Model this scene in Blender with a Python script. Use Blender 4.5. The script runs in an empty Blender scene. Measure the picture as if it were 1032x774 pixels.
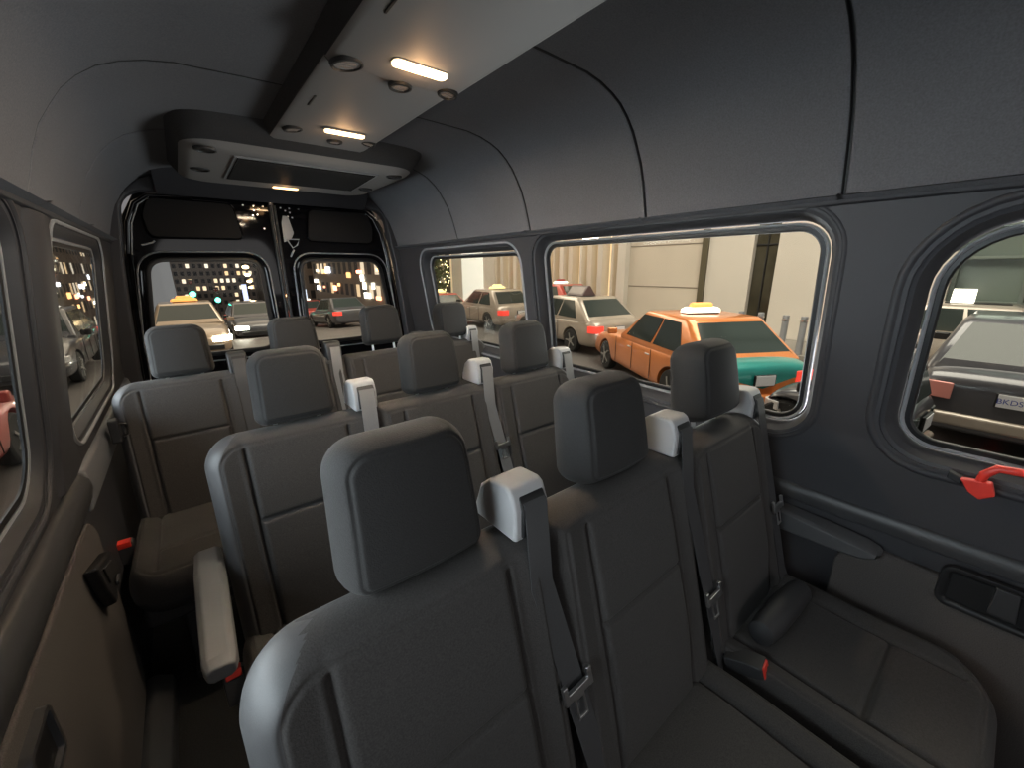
import bpy, bmesh, math, random
import numpy as np
from mathutils import Vector, Matrix
random.seed(7)
SC = bpy.context.scene
COL = SC.collection
PI = math.pi
R = math.radians

# ------------------------------------------------------------------ camera, world, lights, exposure
cam_d = bpy.data.cameras.new('camera'); cam = bpy.data.objects.new('camera', cam_d); COL.objects.link(cam)
SC.camera = cam
YAW, PITCH, ROLL = R(38.56), R(16.11), R(-0.57)
f_ = Vector((math.sin(YAW)*math.cos(PITCH), math.cos(YAW)*math.cos(PITCH), -math.sin(PITCH)))
r_ = Vector((math.cos(YAW), -math.sin(YAW), 0)); u_ = r_.cross(f_)
r2 = r_*math.cos(ROLL)+u_*math.sin(ROLL); u2 = -r_*math.sin(ROLL)+u_*math.cos(ROLL)
M = Matrix((r2, u2, -f_)).transposed().to_4x4(); M.translation = Vector((-.54, -.464, 1.404))
cam.matrix_world = M
cam_d.sensor_width = 36; cam_d.lens = 404.6/1032*36; cam_d.clip_start = .02; cam_d.clip_end = 600

SC.view_settings.view_transform = 'Standard'; SC.view_settings.look = 'None'
SC.view_settings.exposure = 0.0; SC.view_settings.gamma = 1; SC.view_settings.use_curve_mapping = False
SC.cycles.max_bounces = 7; SC.cycles.transparent_max_bounces = 12
SC.cycles.sample_clamp_indirect = 4.0

W = bpy.data.worlds.new('night_sky'); SC.world = W; W.use_nodes = True
bg = W.node_tree.nodes['Background']; bg.inputs[0].default_value = (.205, .197, .20, 1); bg.inputs[1].default_value = 1.0

def area(name, loc, target, sx, sy, power, col, spread=PI):
    l = bpy.data.lights.new(name, 'AREA'); l.shape = 'RECTANGLE'; l.size = sx; l.size_y = sy
    l.energy = power; l.color = col; l.spread = spread
    o = bpy.data.objects.new(name, l); COL.objects.link(o); o.location = loc
    o.rotation_euler = (Vector(target)-Vector(loc)).to_track_quat('-Z', 'Y').to_euler()
    return o
area('windscreen_light', (.1, -2.5, 1.45), (0, 1.2, 1.05), 1.7, .9, 9, (1, .97, .95))
area('left_window_light', (-2.0, .15, 1.45), (.2, .5, 1.25), 2.2, 1.1, 72, (.82, .90, 1))
area('left_rear_window_light', (-1.8, 1.7, 1.3), (-.3, 1.5, 1.2), 1.2, .8, 40, (.82, .9, 1))
area('right_window_light', (2.2, .6, .7), (0, .4, 1.6), 2.4, .6, 44, (.92, .95, 1))
# street lighting outside
area('street_light_right', (7.5, 2.5, 7), (8, 3.5, 0), 5, 10, 1200, (1, .90, .76))
area('street_light_right_far', (9, 17, 7), (9.5, 17, 0), 5, 14, 1300, (1, .87, .70))
area('street_light_left', (-5, 8, 7), (-4, 8, 0), 4, 12, 420, (1, .84, .66))
area('street_light_rear', (1, 24, 8), (1, 24, 0), 10, 18, 900, (1, .78, .56))

# ------------------------------------------------------------------ materials
def mat(name, col, rough=.6, metal=0, noise=0, nscale=300, bump=0, spec=.5, emit=None, es=1, coat=0, sheen=0, big=0, bigscale=5, coord='Object'):
    m = bpy.data.materials.new(name); m.use_nodes = True
    nt = m.node_tree; b = nt.nodes['Principled BSDF']
    b.inputs['Base Color'].default_value = (*col, 1); b.inputs['Roughness'].default_value = rough
    b.inputs['Metallic'].default_value = metal; b.inputs['Specular IOR Level'].default_value = spec
    b.inputs['Coat Weight'].default_value = coat
    if sheen:
        b.inputs['Sheen Weight'].default_value = sheen; b.inputs['Sheen Roughness'].default_value = .5
    if emit:
        b.inputs['Emission Color'].default_value = (*emit, 1); b.inputs['Emission Strength'].default_value = es
    tc = None
    if noise or bump or big:
        tc = nt.nodes.new('ShaderNodeTexCoord')
        n = nt.nodes.new('ShaderNodeTexNoise'); n.inputs['Scale'].default_value = nscale; n.inputs['Detail'].default_value = 3
        nt.links.new(tc.outputs[coord], n.inputs['Vector'])
        if noise or big:
            mr = nt.nodes.new('ShaderNodeMapRange'); mr.inputs[1].default_value = .3; mr.inputs[2].default_value = .7
            mr.inputs[3].default_value = 1-noise; mr.inputs[4].default_value = 1+noise
            nt.links.new(n.outputs['Fac'], mr.inputs[0])
            out = mr.outputs[0]
            if big:
                n2 = nt.nodes.new('ShaderNodeTexNoise'); n2.inputs['Scale'].default_value = bigscale; n2.inputs['Detail'].default_value = 4
                nt.links.new(tc.outputs[coord], n2.inputs['Vector'])
                m2 = nt.nodes.new('ShaderNodeMapRange'); m2.inputs[1].default_value = .3; m2.inputs[2].default_value = .7
                m2.inputs[3].default_value = 1-big; m2.inputs[4].default_value = 1+big
                nt.links.new(n2.outputs['Fac'], m2.inputs[0])
                mm = nt.nodes.new('ShaderNodeMath'); mm.operation = 'MULTIPLY'
                nt.links.new(out, mm.inputs[0]); nt.links.new(m2.outputs[0], mm.inputs[1]); out = mm.outputs[0]
            vm = nt.nodes.new('ShaderNodeVectorMath'); vm.operation = 'SCALE'; vm.inputs[0].default_value = col
            nt.links.new(out, vm.inputs['Scale']); nt.links.new(vm.outputs[0], b.inputs['Base Color'])
        if bump:
            bp = nt.nodes.new('ShaderNodeBump'); bp.inputs['Strength'].default_value = bump; bp.inputs['Distance'].default_value = .002
            nt.links.new(n.outputs['Fac'], bp.inputs['Height']); nt.links.new(bp.outputs[0], b.inputs['Normal'])
    return m

def glassmat(name, tint, gloss=.03, rough=.02):
    m = bpy.data.materials.new(name); m.use_nodes = True; nt = m.node_tree; nt.nodes.clear()
    o = nt.nodes.new('ShaderNodeOutputMaterial'); t = nt.nodes.new('ShaderNodeBsdfTransparent'); t.inputs[0].default_value = (*tint, 1)
    g = nt.nodes.new('ShaderNodeBsdfGlossy'); g.inputs['Roughness'].default_value = rough
    fr = nt.nodes.new('ShaderNodeFresnel'); fr.inputs[0].default_value = 1.35
    mu = nt.nodes.new('ShaderNodeMath'); mu.operation = 'MULTIPLY'; mu.inputs[1].default_value = gloss*8
    mx = nt.nodes.new('ShaderNodeMixShader')
    nt.links.new(fr.outputs[0], mu.inputs[0]); nt.links.new(mu.outputs[0], mx.inputs[0])
    nt.links.new(t.outputs[0], mx.inputs[1]); nt.links.new(g.outputs[0], mx.inputs[2]); nt.links.new(mx.outputs[0], o.inputs[0])
    return m

MT = dict(
 fabric=mat('seat_fabric', (.042, .0385, .037), .85, noise=.3, nscale=420, bump=.3, sheen=.08),
 fabric_side=mat('seat_vinyl', (.075, .075, .078), .5, noise=.08, nscale=600, bump=.1),
 headrest=mat('headrest_fabric', (.0165, .0155, .0155), .8, noise=.3, nscale=480, bump=.3, sheen=.06),
 shell=mat('seat_shell_plastic', (.035, .035, .037), .5, bump=.1, nscale=900),
 grey=mat('grey_plastic', (.42, .42, .43), .42, bump=.05, nscale=900),
 arm=mat('armrest_vinyl', (.20, .20, .205), .5, bump=.15, nscale=700),
 armdark=mat('armrest_dark', (.085, .085, .088), .5, bump=.15, nscale=700),
 belt=mat('belt_webbing', (.055, .055, .058), .55, noise=.15, nscale=900, bump=.2),
 beltlight=mat('belt_webbing_grey', (.17, .17, .175), .5, noise=.12, nscale=900, bump=.2),
 chrome=mat('brushed_metal', (.75, .75, .76), .28, 1),
 red=mat('red_plastic', (.72, .045, .03), .35),
 headliner=mat('headliner_fabric', (.132, .133, .142), .95, noise=.14, nscale=260, bump=.12, big=.06, bigscale=2.5),
 wall=mat('wall_plastic', (.036, .036, .041), .55, noise=.08, nscale=700, bump=.12),
 wall_lit=mat('wall_plastic_lit', (.16, .165, .18), .5, bump=.08, nscale=700),  # wall plastic made paler, window light put into its colour
 wall_low=mat('lower_wall_carpet', (.085, .076, .072), .95, noise=.25, nscale=420, bump=.3),
 ledge=mat('ledge_plastic', (.045, .045, .048), .42, bump=.08, nscale=800),
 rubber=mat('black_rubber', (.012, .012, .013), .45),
 blackgloss=mat('black_door_paint', (.004, .004, .005), .05, spec=.22, coat=0),
 blackmatt=mat('black_panel_felt', (.006, .0055, .006), .9, noise=.2, nscale=300),
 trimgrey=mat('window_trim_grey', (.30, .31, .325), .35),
 flankshade=mat('flank_shade', (.05, .049, .050), .9, noise=.14, nscale=260, bump=.12),  # shade on console flanks and unit skirt, put into the colour
 console=mat('console_plastic', (.30, .29, .28), .62, bump=.05, nscale=900),
 consoledark=mat('console_dark', (.02, .02, .02), .5),
 floor=mat('floor_carpet', (.018, .017, .017), .95, noise=.4, nscale=260, bump=.4),
 lens=mat('lamp_lens', (1, .85, .6), .3, emit=(1, .70, .38), es=5),
 lens_lo=mat('lamp_lens_small', (1, .8, .55), .3, emit=(1, .60, .26), es=4),
 glass=glassmat('window_glass', (.93, .95, .93)),
 tyre=mat('tyre_rubber', (.02, .02, .02), .8),
 rim=mat('wheel_rim', (.45, .44, .42), .35, .8),
 carglass=mat('car_glass', (.035, .045, .042), .08, spec=.45),
 asphalt=mat('asphalt', (.11, .10, .095), .55, noise=.25, nscale=60, bump=.2, big=.25, bigscale=.7),
 pave=mat('pavement', (.28, .26, .23), .75, noise=.15, nscale=40, big=.1, bigscale=1),
)
def lit(name, col, es): return mat(name, col, .4, emit=col, es=es)

# ------------------------------------------------------------------ geometry helpers
class G:
    def __init__(s): s.bm = bmesh.new()
    def box(s, c, d, rot=None):
        r = bmesh.ops.create_cube(s.bm, size=1)
        m = Matrix.Translation(c) @ (rot.to_4x4() if rot else Matrix()) @ Matrix.Diagonal((*d, 1))
        bmesh.ops.transform(s.bm, matrix=m, verts=r['verts']); return s
    def cyl(s, p0, p1, r0, r1=None, n=20):
        p0, p1 = Vector(p0), Vector(p1); r1 = r0 if r1 is None else r1
        q = bmesh.ops.create_cone(s.bm, cap_ends=True, segments=n, radius1=r0, radius2=r1, depth=(p1-p0).length)
        m = Matrix.Translation((p0+p1)/2) @ (p1-p0).to_track_quat('Z', 'Y').to_matrix().to_4x4()
        bmesh.ops.transform(s.bm, matrix=m, verts=q['verts']); return s
    def sph(s, c, r, sc=(1, 1, 1), n=16):
        q = bmesh.ops.create_uvsphere(s.bm, u_segments=n, v_segments=max(6, n//2), radius=r)
        bmesh.ops.transform(s.bm, matrix=Matrix.Translation(c) @ Matrix.Diagonal((*sc, 1)), verts=q['verts']); return s
    def tube(s, pts, r, n=10):
        pts = [Vector(p) for p in pts]; rings = []
        up = Vector((0, 0, 1))
        for i, p in enumerate(pts):
            t = (pts[min(i+1, len(pts)-1)]-pts[max(i-1, 0)]).normalized()
            a = t.cross(up)
            if a.length < .1: a = t.cross(Vector((1, 0, 0)))
            a.normalize(); b = t.cross(a)
            rings.append([s.bm.verts.new(p+a*math.cos(2*PI*k/n)*r+b*math.sin(2*PI*k/n)*r) for k in range(n)])
        for i in range(len(rings)-1):
            for k in range(n):
                s.bm.faces.new((rings[i][k], rings[i][(k+1) % n], rings[i+1][(k+1) % n], rings[i+1][k]))
        s.bm.faces.new(rings[0][::-1]); s.bm.faces.new(rings[-1]); return s
    def prism(s, poly, a0, a1, axis='x'):
        def P(u, v, a): return {'x': (a, u, v), 'y': (u, a, v), 'z': (u, v, a)}[axis]
        A = [s.bm.verts.new(P(u, v, a0)) for u, v in poly]; B = [s.bm.verts.new(P(u, v, a1)) for u, v in poly]
        n = len(poly); s.bm.faces.new(A); s.bm.faces.new(B[::-1])
        for i in range(n): s.bm.faces.new((A[i], B[i], B[(i+1) % n], A[(i+1) % n]))
        return s
    def loft(s, rings, close=True, cap=True):
        V = [[s.bm.verts.new(p) for p in r] for r in rings]; n = len(rings[0])
        for i in range(len(V)-1):
            for k in range(n if close else n-1):
                s.bm.faces.new((V[i][k], V[i][(k+1) % n], V[i+1][(k+1) % n], V[i+1][k]))
        if cap: s.bm.faces.new(V[0][::-1]); s.bm.faces.new(V[-1])
        return s
    def ribbon(s, pts, wdir, w, th):
        pts = [Vector(p) for p in pts]; rings = []
        for i, p in enumerate(pts):
            t = (pts[min(i+1, len(pts)-1)]-pts[max(i-1, 0)]).normalized()
            wd = Vector(wdir[i] if isinstance(wdir, list) else wdir); wd = (wd - t*wd.dot(t)).normalized(); nn = t.cross(wd).normalized()
            rings.append([p+wd*w/2+nn*th/2, p-wd*w/2+nn*th/2, p-wd*w/2-nn*th/2, p+wd*w/2-nn*th/2])
        return s.loft(rings)
    def mesh(s, name):
        bmesh.ops.recalc_face_normals(s.bm, faces=s.bm.faces[:])
        m = bpy.data.meshes.new(name); s.bm.to_mesh(m); s.bm.free(); return m
    def build(s, name, m, parent=None, smooth=True, bevel=0, seg=3, ang=40, subd=0):
        return fin(name, s.mesh(name), m, parent, smooth, bevel, seg, ang, subd)

def fin(name, me, m, parent=None, smooth=True, bevel=0, seg=3, ang=40, subd=0):
    ms = m if isinstance(m, list) else [m]
    if not me.materials:
        for q in ms: me.materials.append(q)
    if smooth:
        me.shade_smooth()
        if not subd: me.set_sharp_from_angle(angle=R(ang))
    o = bpy.data.objects.new(name, me); COL.objects.link(o)
    if parent: o.parent = parent
    if bevel:
        b = o.modifiers.new('bevel', 'BEVEL'); b.width = bevel; b.segments = seg; b.limit_method = 'ANGLE'; b.angle_limit = R(35)
        b.harden_normals = True
    if subd:
        b = o.modifiers.new('subd', 'SUBSURF'); b.levels = b.render_levels = subd
    return o

def tag(o, label, cat=None, group=None, kind=None):
    if label: o['label'] = label
    if cat: o['category'] = cat
    if group: o['group'] = group
    if kind: o['kind'] = kind
    return o
def struct(o, label=None): o['kind'] = 'structure'; (label and o.__setitem__('label', label)); return o
def thing(name, label, cat, loc=(0, 0, 0), rz=0, group=None):
    o = bpy.data.objects.new(name, None); COL.objects.link(o); o.location = loc; o.rotation_euler = (0, 0, rz)
    o.empty_display_size = .1
    return tag(o, label, cat, group)
def kids(o): return [c for c in bpy.data.objects if c.parent == o]
def copy_tree(o, parent=None):
    c = o.copy(); COL.objects.link(c); c.parent = parent
    for ch in kids(o): copy_tree(ch, c)
    return c

def rrect(y0, y1, z0, z1, r, n=8):
    """rounded rectangle outline, counter-clockwise list of (y,z)"""
    rs = r if isinstance(r, (list, tuple)) else (r,)*4      # corners: (y0,z0) (y1,z0) (y1,z1) (y0,z1)
    out = []
    for (cy, cz, a0, rr) in ((y0+rs[0], z0+rs[0], PI, rs[0]), (y1-rs[1], z0+rs[1], 1.5*PI, rs[1]), (y1-rs[2], z1-rs[2], 0, rs[2]), (y0+rs[3], z1-rs[3], .5*PI, rs[3])):
        for k in range(n+1):
            a = a0+k/n*PI/2; out.append((cy+rr*math.cos(a), cz+rr*math.sin(a)))
    return out
def offset_poly(p, d):
    n = len(p); out = []
    for i in range(n):
        a = Vector(p[i-1]); b = Vector(p[(i+1) % n]); t = (b-a).normalized()
        out.append((p[i][0]+t.y*d, p[i][1]-t.x*d))      # outward for ccw
    return out
def ring(outline, prof, place):
    """sweep closed profile [(offset outward, depth)] round a closed outline; place(u,v,depth)->xyz"""
    g = G(); offs = {}
    rings = []
    for (d, dep) in prof:
        rings.append([place(u, v, dep) for u, v in offset_poly(outline, d)])
    V = [[g.bm.verts.new(p) for p in r] for r in rings]; n = len(outline); m = len(prof)
    for j in range(m):
        for i in range(n):
            g.bm.faces.new((V[j][i], V[j][(i+1) % n], V[(j+1) % m][(i+1) % n], V[(j+1) % m][i]))
    return g

def boolean(o, cutters):
    for c in cutters:
        b = o.modifiers.new('cut', 'BOOLEAN'); b.object = c; b.operation = 'DIFFERENCE'; b.solver = 'EXACT'
    dg = bpy.context.evaluated_depsgraph_get(); me = bpy.data.meshes.new_from_object(o.evaluated_get(dg))
    o.modifiers.clear(); old = o.data; o.data = me; me.name = old.name
    for c in cutters: bpy.data.objects.remove(c)
    me.shade_smooth(); me.set_sharp_from_angle(angle=R(35))

# ------------------------------------------------------------------ van shell
# cross-section of the inner wall, x as a function of z
def wx(z):
    pts = [(0, .88), (.70, .88), (.93, .872), (1.2, .835), (1.56, .785), (1.68, .752), (1.78, .702), (1.85, .645), (1.90, .56), (1.925, .45)]
    return float(np.interp(z, [p[0] for p in pts], [p[1] for p in pts]))
YF, YB = -2.3, 2.62

# floor
g = G(); g.box((0, (YF+YB)/2, -.03), (1.84, YB-YF, .06)); struct(g.build('floor', MT['floor'], bevel=.004))
# ceiling: headliner shell with moulded seams
ceil_prof = [(.781, 1.555), (.785, 1.565), (.77, 1.62), (.752, 1.68), (.73, 1.735), (.702, 1.78), (.676, 1.818), (.645, 1.85), (.605, 1.88), (.56, 1.90), (.51, 1.915), (.45, 1.925), (.3, 1.93), (.15, 1.933)]
ceil_prof = ceil_prof+[(0, 1.934)]+[(-x, z) for x, z in ceil_prof[::-1]]
seams = [-1.2, -.13, .43, 1.05, 1.70]
ys = [YF]
for s in seams: ys += [s-.018, s-.009, s-.005, s-.0015, s+.0015, s+.005, s+.009, s+.018]
ys += [YB]
g = G(); rows = []; outer = []
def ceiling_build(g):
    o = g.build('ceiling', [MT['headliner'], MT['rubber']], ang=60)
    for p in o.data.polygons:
        if any(abs(p.center.y-s) < .0045 for s in seams): p.material_index = 1  # groove faces black: shadow in the seam gap put into the colour
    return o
for y in ys:
    dz = max([0]+[.011*math.exp(-((y-s)/.004)**2) for s in seams])
    pf = []
    for i, (x, z) in enumerate(ceil_prof):
        a = ceil_prof[max(i-1, 0)]; b = ceil_prof[min(i+1, len(ceil_prof)-1)]
        t = Vector((b[0]-a[0], b[1]-a[1])).normalized(); nn = Vector((t.y, -t.x))   # outward normal
        if nn.y < -.2: nn = -nn
        pf.append((x+nn.x*dz, y, z+nn.y*dz, nn))
    rows.append([g.bm.verts.new(p[:3]) for p in pf]); outer.append([g.bm.verts.new((p[0]+p[3].x*.03, y, p[2]+p[3].y*.03)) for p in pf])
for V, rev in ((rows, 0), (outer, 1)):
    for j in range(len(V)-1):
        for i in range(len(V[0])-1):
            q = (V[j][i], V[j][i+1], V[j+1][i+1], V[j+1][i]); g.bm.faces.new(q if not rev else q[::-1])
n = len(ceil_prof)-1
for j in range(len(rows)-1):
    g.bm.faces.new((rows[j][0], rows[j+1][0], outer[j+1][0], outer[j][0])); g.bm.faces.new((rows[j][n], outer[j][n], outer[j+1][n], rows[j+1][n]))
for i in range(n):
    g.bm.faces.new((rows[0][i], outer[0][i], outer[0][i+1], rows[0][i+1])); g.bm.faces.new((rows[-1][i], rows[-1][i+1], outer[-1][i+1], outer[-1][i]))
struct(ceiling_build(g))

# side walls: profile extruded along y, window openings cut out
WALL_T = .075
WIN = {'right': [(-1.32, -.335, .95, 1.475, (.10, .07, .13, .10)), (-.095, 1.01, .925, 1.505, (.07, .07, .07, .07)), (1.195, 2.19, .94, 1.475, (.07, .09, .08, .06))],
       'left': [(-.50, .89, .93, 1.50, (.08, .10, .06, .08)), (1.24, 2.14, .94, 1.49, (.08, .09, .06, .06))]}
OPEN = .047
wn = 0
for side, s in (('right', 1), ('left', -1)):
    zs = [0, .2, .45, .66, .70, .80, .93, 1.05, 1.2, 1.38, 1.565]
    TT = WALL_T if s > 0 else WALL_T*.45
    poly = [(s*(wx(z)), z) for z in zs]+[(s*(wx(z)+TT), z) for z in zs[::-1]]
    g = G(); g.prism(poly, YF, YB, 'y'); w = g.build('wall_'+side, MT['wall'], ang=30)
    cut = []
    for k, (y0, y1, z0, z1, rr) in enumerate(WIN[side]):
        out = offset_poly(rrect(y0, y1, z0, z1, rr), OPEN)
        c = G().prism(out, s*.6, s*1.2, 'x').build('cutter', MT['wall'], smooth=False); cut.append(c)
    boolean(w, cut); struct(w)
    b = w.modifiers.new('bevel', 'BEVEL'); b.width = .012; b.segments = 4; b.limit_method = 'ANGLE'; b.angle_limit = R(60)
    for k, (y0, y1, z0, z1, rr) in enumerate(WIN[side]):
        wn += 1
        o0 = rrect(y0, y1, z0, z1, rr)
        dk = 1 if s > 0 else .42
        pl = lambda u, v, d, s=s, dk=dk: (s*(wx(v)+d*dk), u, v)
        # moulded reveal, rubber gasket and thin pale trim line, then the pane
        fr = ring(o0, [(OPEN+.003, .006), (OPEN-.010, .010), (.026, .030), (.018, .055), (.018, .070), (OPEN+.003, .070)], pl).build('window_%d' % wn, MT['wall'], ang=25)
        struct(fr)
        ring(o0, [(.013, .049), (.009, .047), (.005, .051), (.004, .062), (.013, .064)], pl).build('window_trim', MT['trimgrey'], fr, ang=50)
        ring(o0, [(.006, .056), (-.006, .054), (-.010, .058), (-.010, .068), (.006, .070)], pl).build('window_gasket', MT['rubber'], fr, ang=50)
        g = G(); V = []
        ip = offset_poly(o0, -.004)
        A = [g.bm.verts.new(pl(u, v, .060)) for u, v in ip]; B = [g.bm.verts.new(pl(u, v, .064)) for u, v in ip]
        g.bm.faces.new(A); g.bm.faces.new(B[::-1])
        for i in range(len(A)): g.bm.faces.new((A[i], B[i], B[(i+1) % len(A)], A[(i+1) % len(A)]))
        g.build('window_pane', MT['glass'], fr, smooth=False)

# second, shallower moulding lip round the big windows (outer edge of the dark surround)
def lip(side, win, off, w, h, name, m):
    s = 1 if side == 'right' else -1
    y0, y1, z0, z1, rr = WIN[side][win]
    pl = lambda u, v, d: (s*(wx(v)+d), u, v)
    return struct(ring(rrect(y0, y1, z0, z1, rr), [(off, .002), (off+w*.25, -h), (off+w*.7, -h), (off+w, .002)], pl).build(name, m, ang=70))
lip('right', 0, OPEN+.008, .022, .006, 'trim_1', MT['wall'])
lip('right', 1, OPEN+.004, .014, .004, 'trim_2', MT['wall'])
lip('right', 2, OPEN+.002, .014, .006, 'trim_3', MT['trimgrey'])
lip('left', 0, OPEN+.004, .018, .006, 'trim_4', MT['wall'])
lip('left', 1, OPEN+.002, .014, .006, 'trim_5', MT['trimgrey'])

# right wall: belt ledge, carpet panel, storage recess, wall armrest
g = G(); g.prism([(.885, .675), (.870, .680), (.866, .70), (.868, .720), (.876, .732), (.885, .735)], -2.25, -.02, 'y'); struct(g.build('trim_6', MT['ledge'], bevel=.006))
g = G(); g.prism([(.885, .655), (.853, .665), (.846, .69), (.852, .725), (.868, .745), (.885, .75)], .0, 2.5, 'y'); struct(g.build('trim_7', MT['ledge'], bevel=.006))
g = G(); g.prism(rrect(-2.2, -.27, .05, .625, (.05, .05, .09, .05)), .862, .884, 'x'); struct(g.build('trim_8', MT['wall_low'], bevel=.007))
# left wall: belt ledge, carpet panel
g = G(); g.prism([(-.885, .74), (-.862, .75), (-.845, .80), (-.848, .83), (-.865, .85), (-.885, .855)], -2.2, 1.12, 'y'); struct(g.build('trim_9', MT['ledge'], bevel=.006))
g = G(); g.prism(rrect(-2.0, 1.10, .10, .735, (.05, .09, .09, .05)), -.884, -.862, 'x'); struct(g.build('trim_10', MT['wall_low'], bevel=.008))
g = G(); g.prism([(-.89, .70), (-.868, .71), (-.855, .80), (-.862, .84), (-.89, .85)], 1.16, 2.55, 'y'); struct(g.build('trim_11', MT['wall_lit'], bevel=.01))  # sill under the rear window, coloured as if lit
g = G(); g.prism([(-.885, 0), (-.80, 0), (-.80, .07), (-.84, .10), (-.885, .10)], -2.2, 1.1, 'y'); struct(g.build('baseboard_left', MT['ledge'], bevel=.01))
# pillar between left windows: proud moulding
g = G(); zs = [.86, .95, 1.1, 1.3, 1.45, 1.545]
def pil(yc, hw, dz, s):
    rings = []
    for z in zs:
        x = wx(z); e = .03 if z < .95 else 0
        rings.append([(s*(x+.01), yc-hw-e, z), (s*(x-dz), yc-hw+.03-e, z), (s*(x-dz-.004), yc, z), (s*(x-dz), yc+hw-.03+e, z), (s*(x+.01), yc+hw+e, z)])
    return rings
g.loft(pil(1.065, .115, .012, -1)); struct(g.build('trim_12', MT['wall'], bevel=.006, ang=50))
# cant rail strip where headliner meets the walls
for s, nm in ((1, 'trim_14'), (-1, 'trim_15')):
    g = G(); g.prism([(s*.792, 1.545), (s*.776, 1.549), (s*.772, 1.562), (s*.778, 1.572), (s*.79, 1.570)], YF, 2.56, 'y'); struct(g.build(nm, MT['wall'], bevel=.003))

# rear wall with the door opening
def pane_y(y, u, v, d): return (u, y+d, v)
op = []
def opx(z): return float(np.interp(z, [0, .83, 1.2, 1.56, 1.72], [.83, .81, .78, .745, .70]))
pts_r = [(opx(z), z) for z in (.06, .5, .83, 1.2, 1.45, 1.62)]
for k in range(7):
    a = k/6*PI/2; pts_r.append((.60+.10*math.cos(a)+.015*(1-k/6), 1.715+.10*math.sin(a)))
top_r = pts_r
outline = top_r+[(-x, z) for x, z in top_r[::-1]]      # ccw starting right-bottom
outer_o = []
def shell_x(z): return wx(min(z, 1.9)) + .02
prof_out = [(.90, .0), (.90, .5), (.895, .83), (.86, 1.2), (.83, 1.45), (.80, 1.62)]
g = G()
big = [(.90, -.02), (.90, .93), (.81, 1.57), (.77, 1.70), (.70, 1.80), (.62, 1.88), (.50, 1.93), (.2, 1.95), (-.2, 1.95), (-.50, 1.93), (-.62, 1.88), (-.70, 1.80), (-.77, 1.70), (-.81, 1.57), (-.90, .93), (-.90, -.02)]
g.prism(big, 2.555, 2.635, 'y'); wb = g.build('wall_back', MT['wall'], smooth=False)
c = G().prism(outline, 2.4, 2.8, 'y').build('cutter', MT['wall'], smooth=False)
boolean(wb, [c]); struct(wb); b = wb.modifiers.new('bevel', 'BEVEL'); b.width = .02; b.segments = 4; b.limit_method = 'ANGLE'; b.angle_limit = R(60)
# header moulding above the rear doors
g = G(); g.prism([(2.56, 1.80), (2.50, 1.84), (2.44, 1.90), (2.42, 1.94), (2.56, 1.95)], -.56, .56, 'x'); struct(g.build('trim_16', MT['wall'], bevel=.01))
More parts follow.
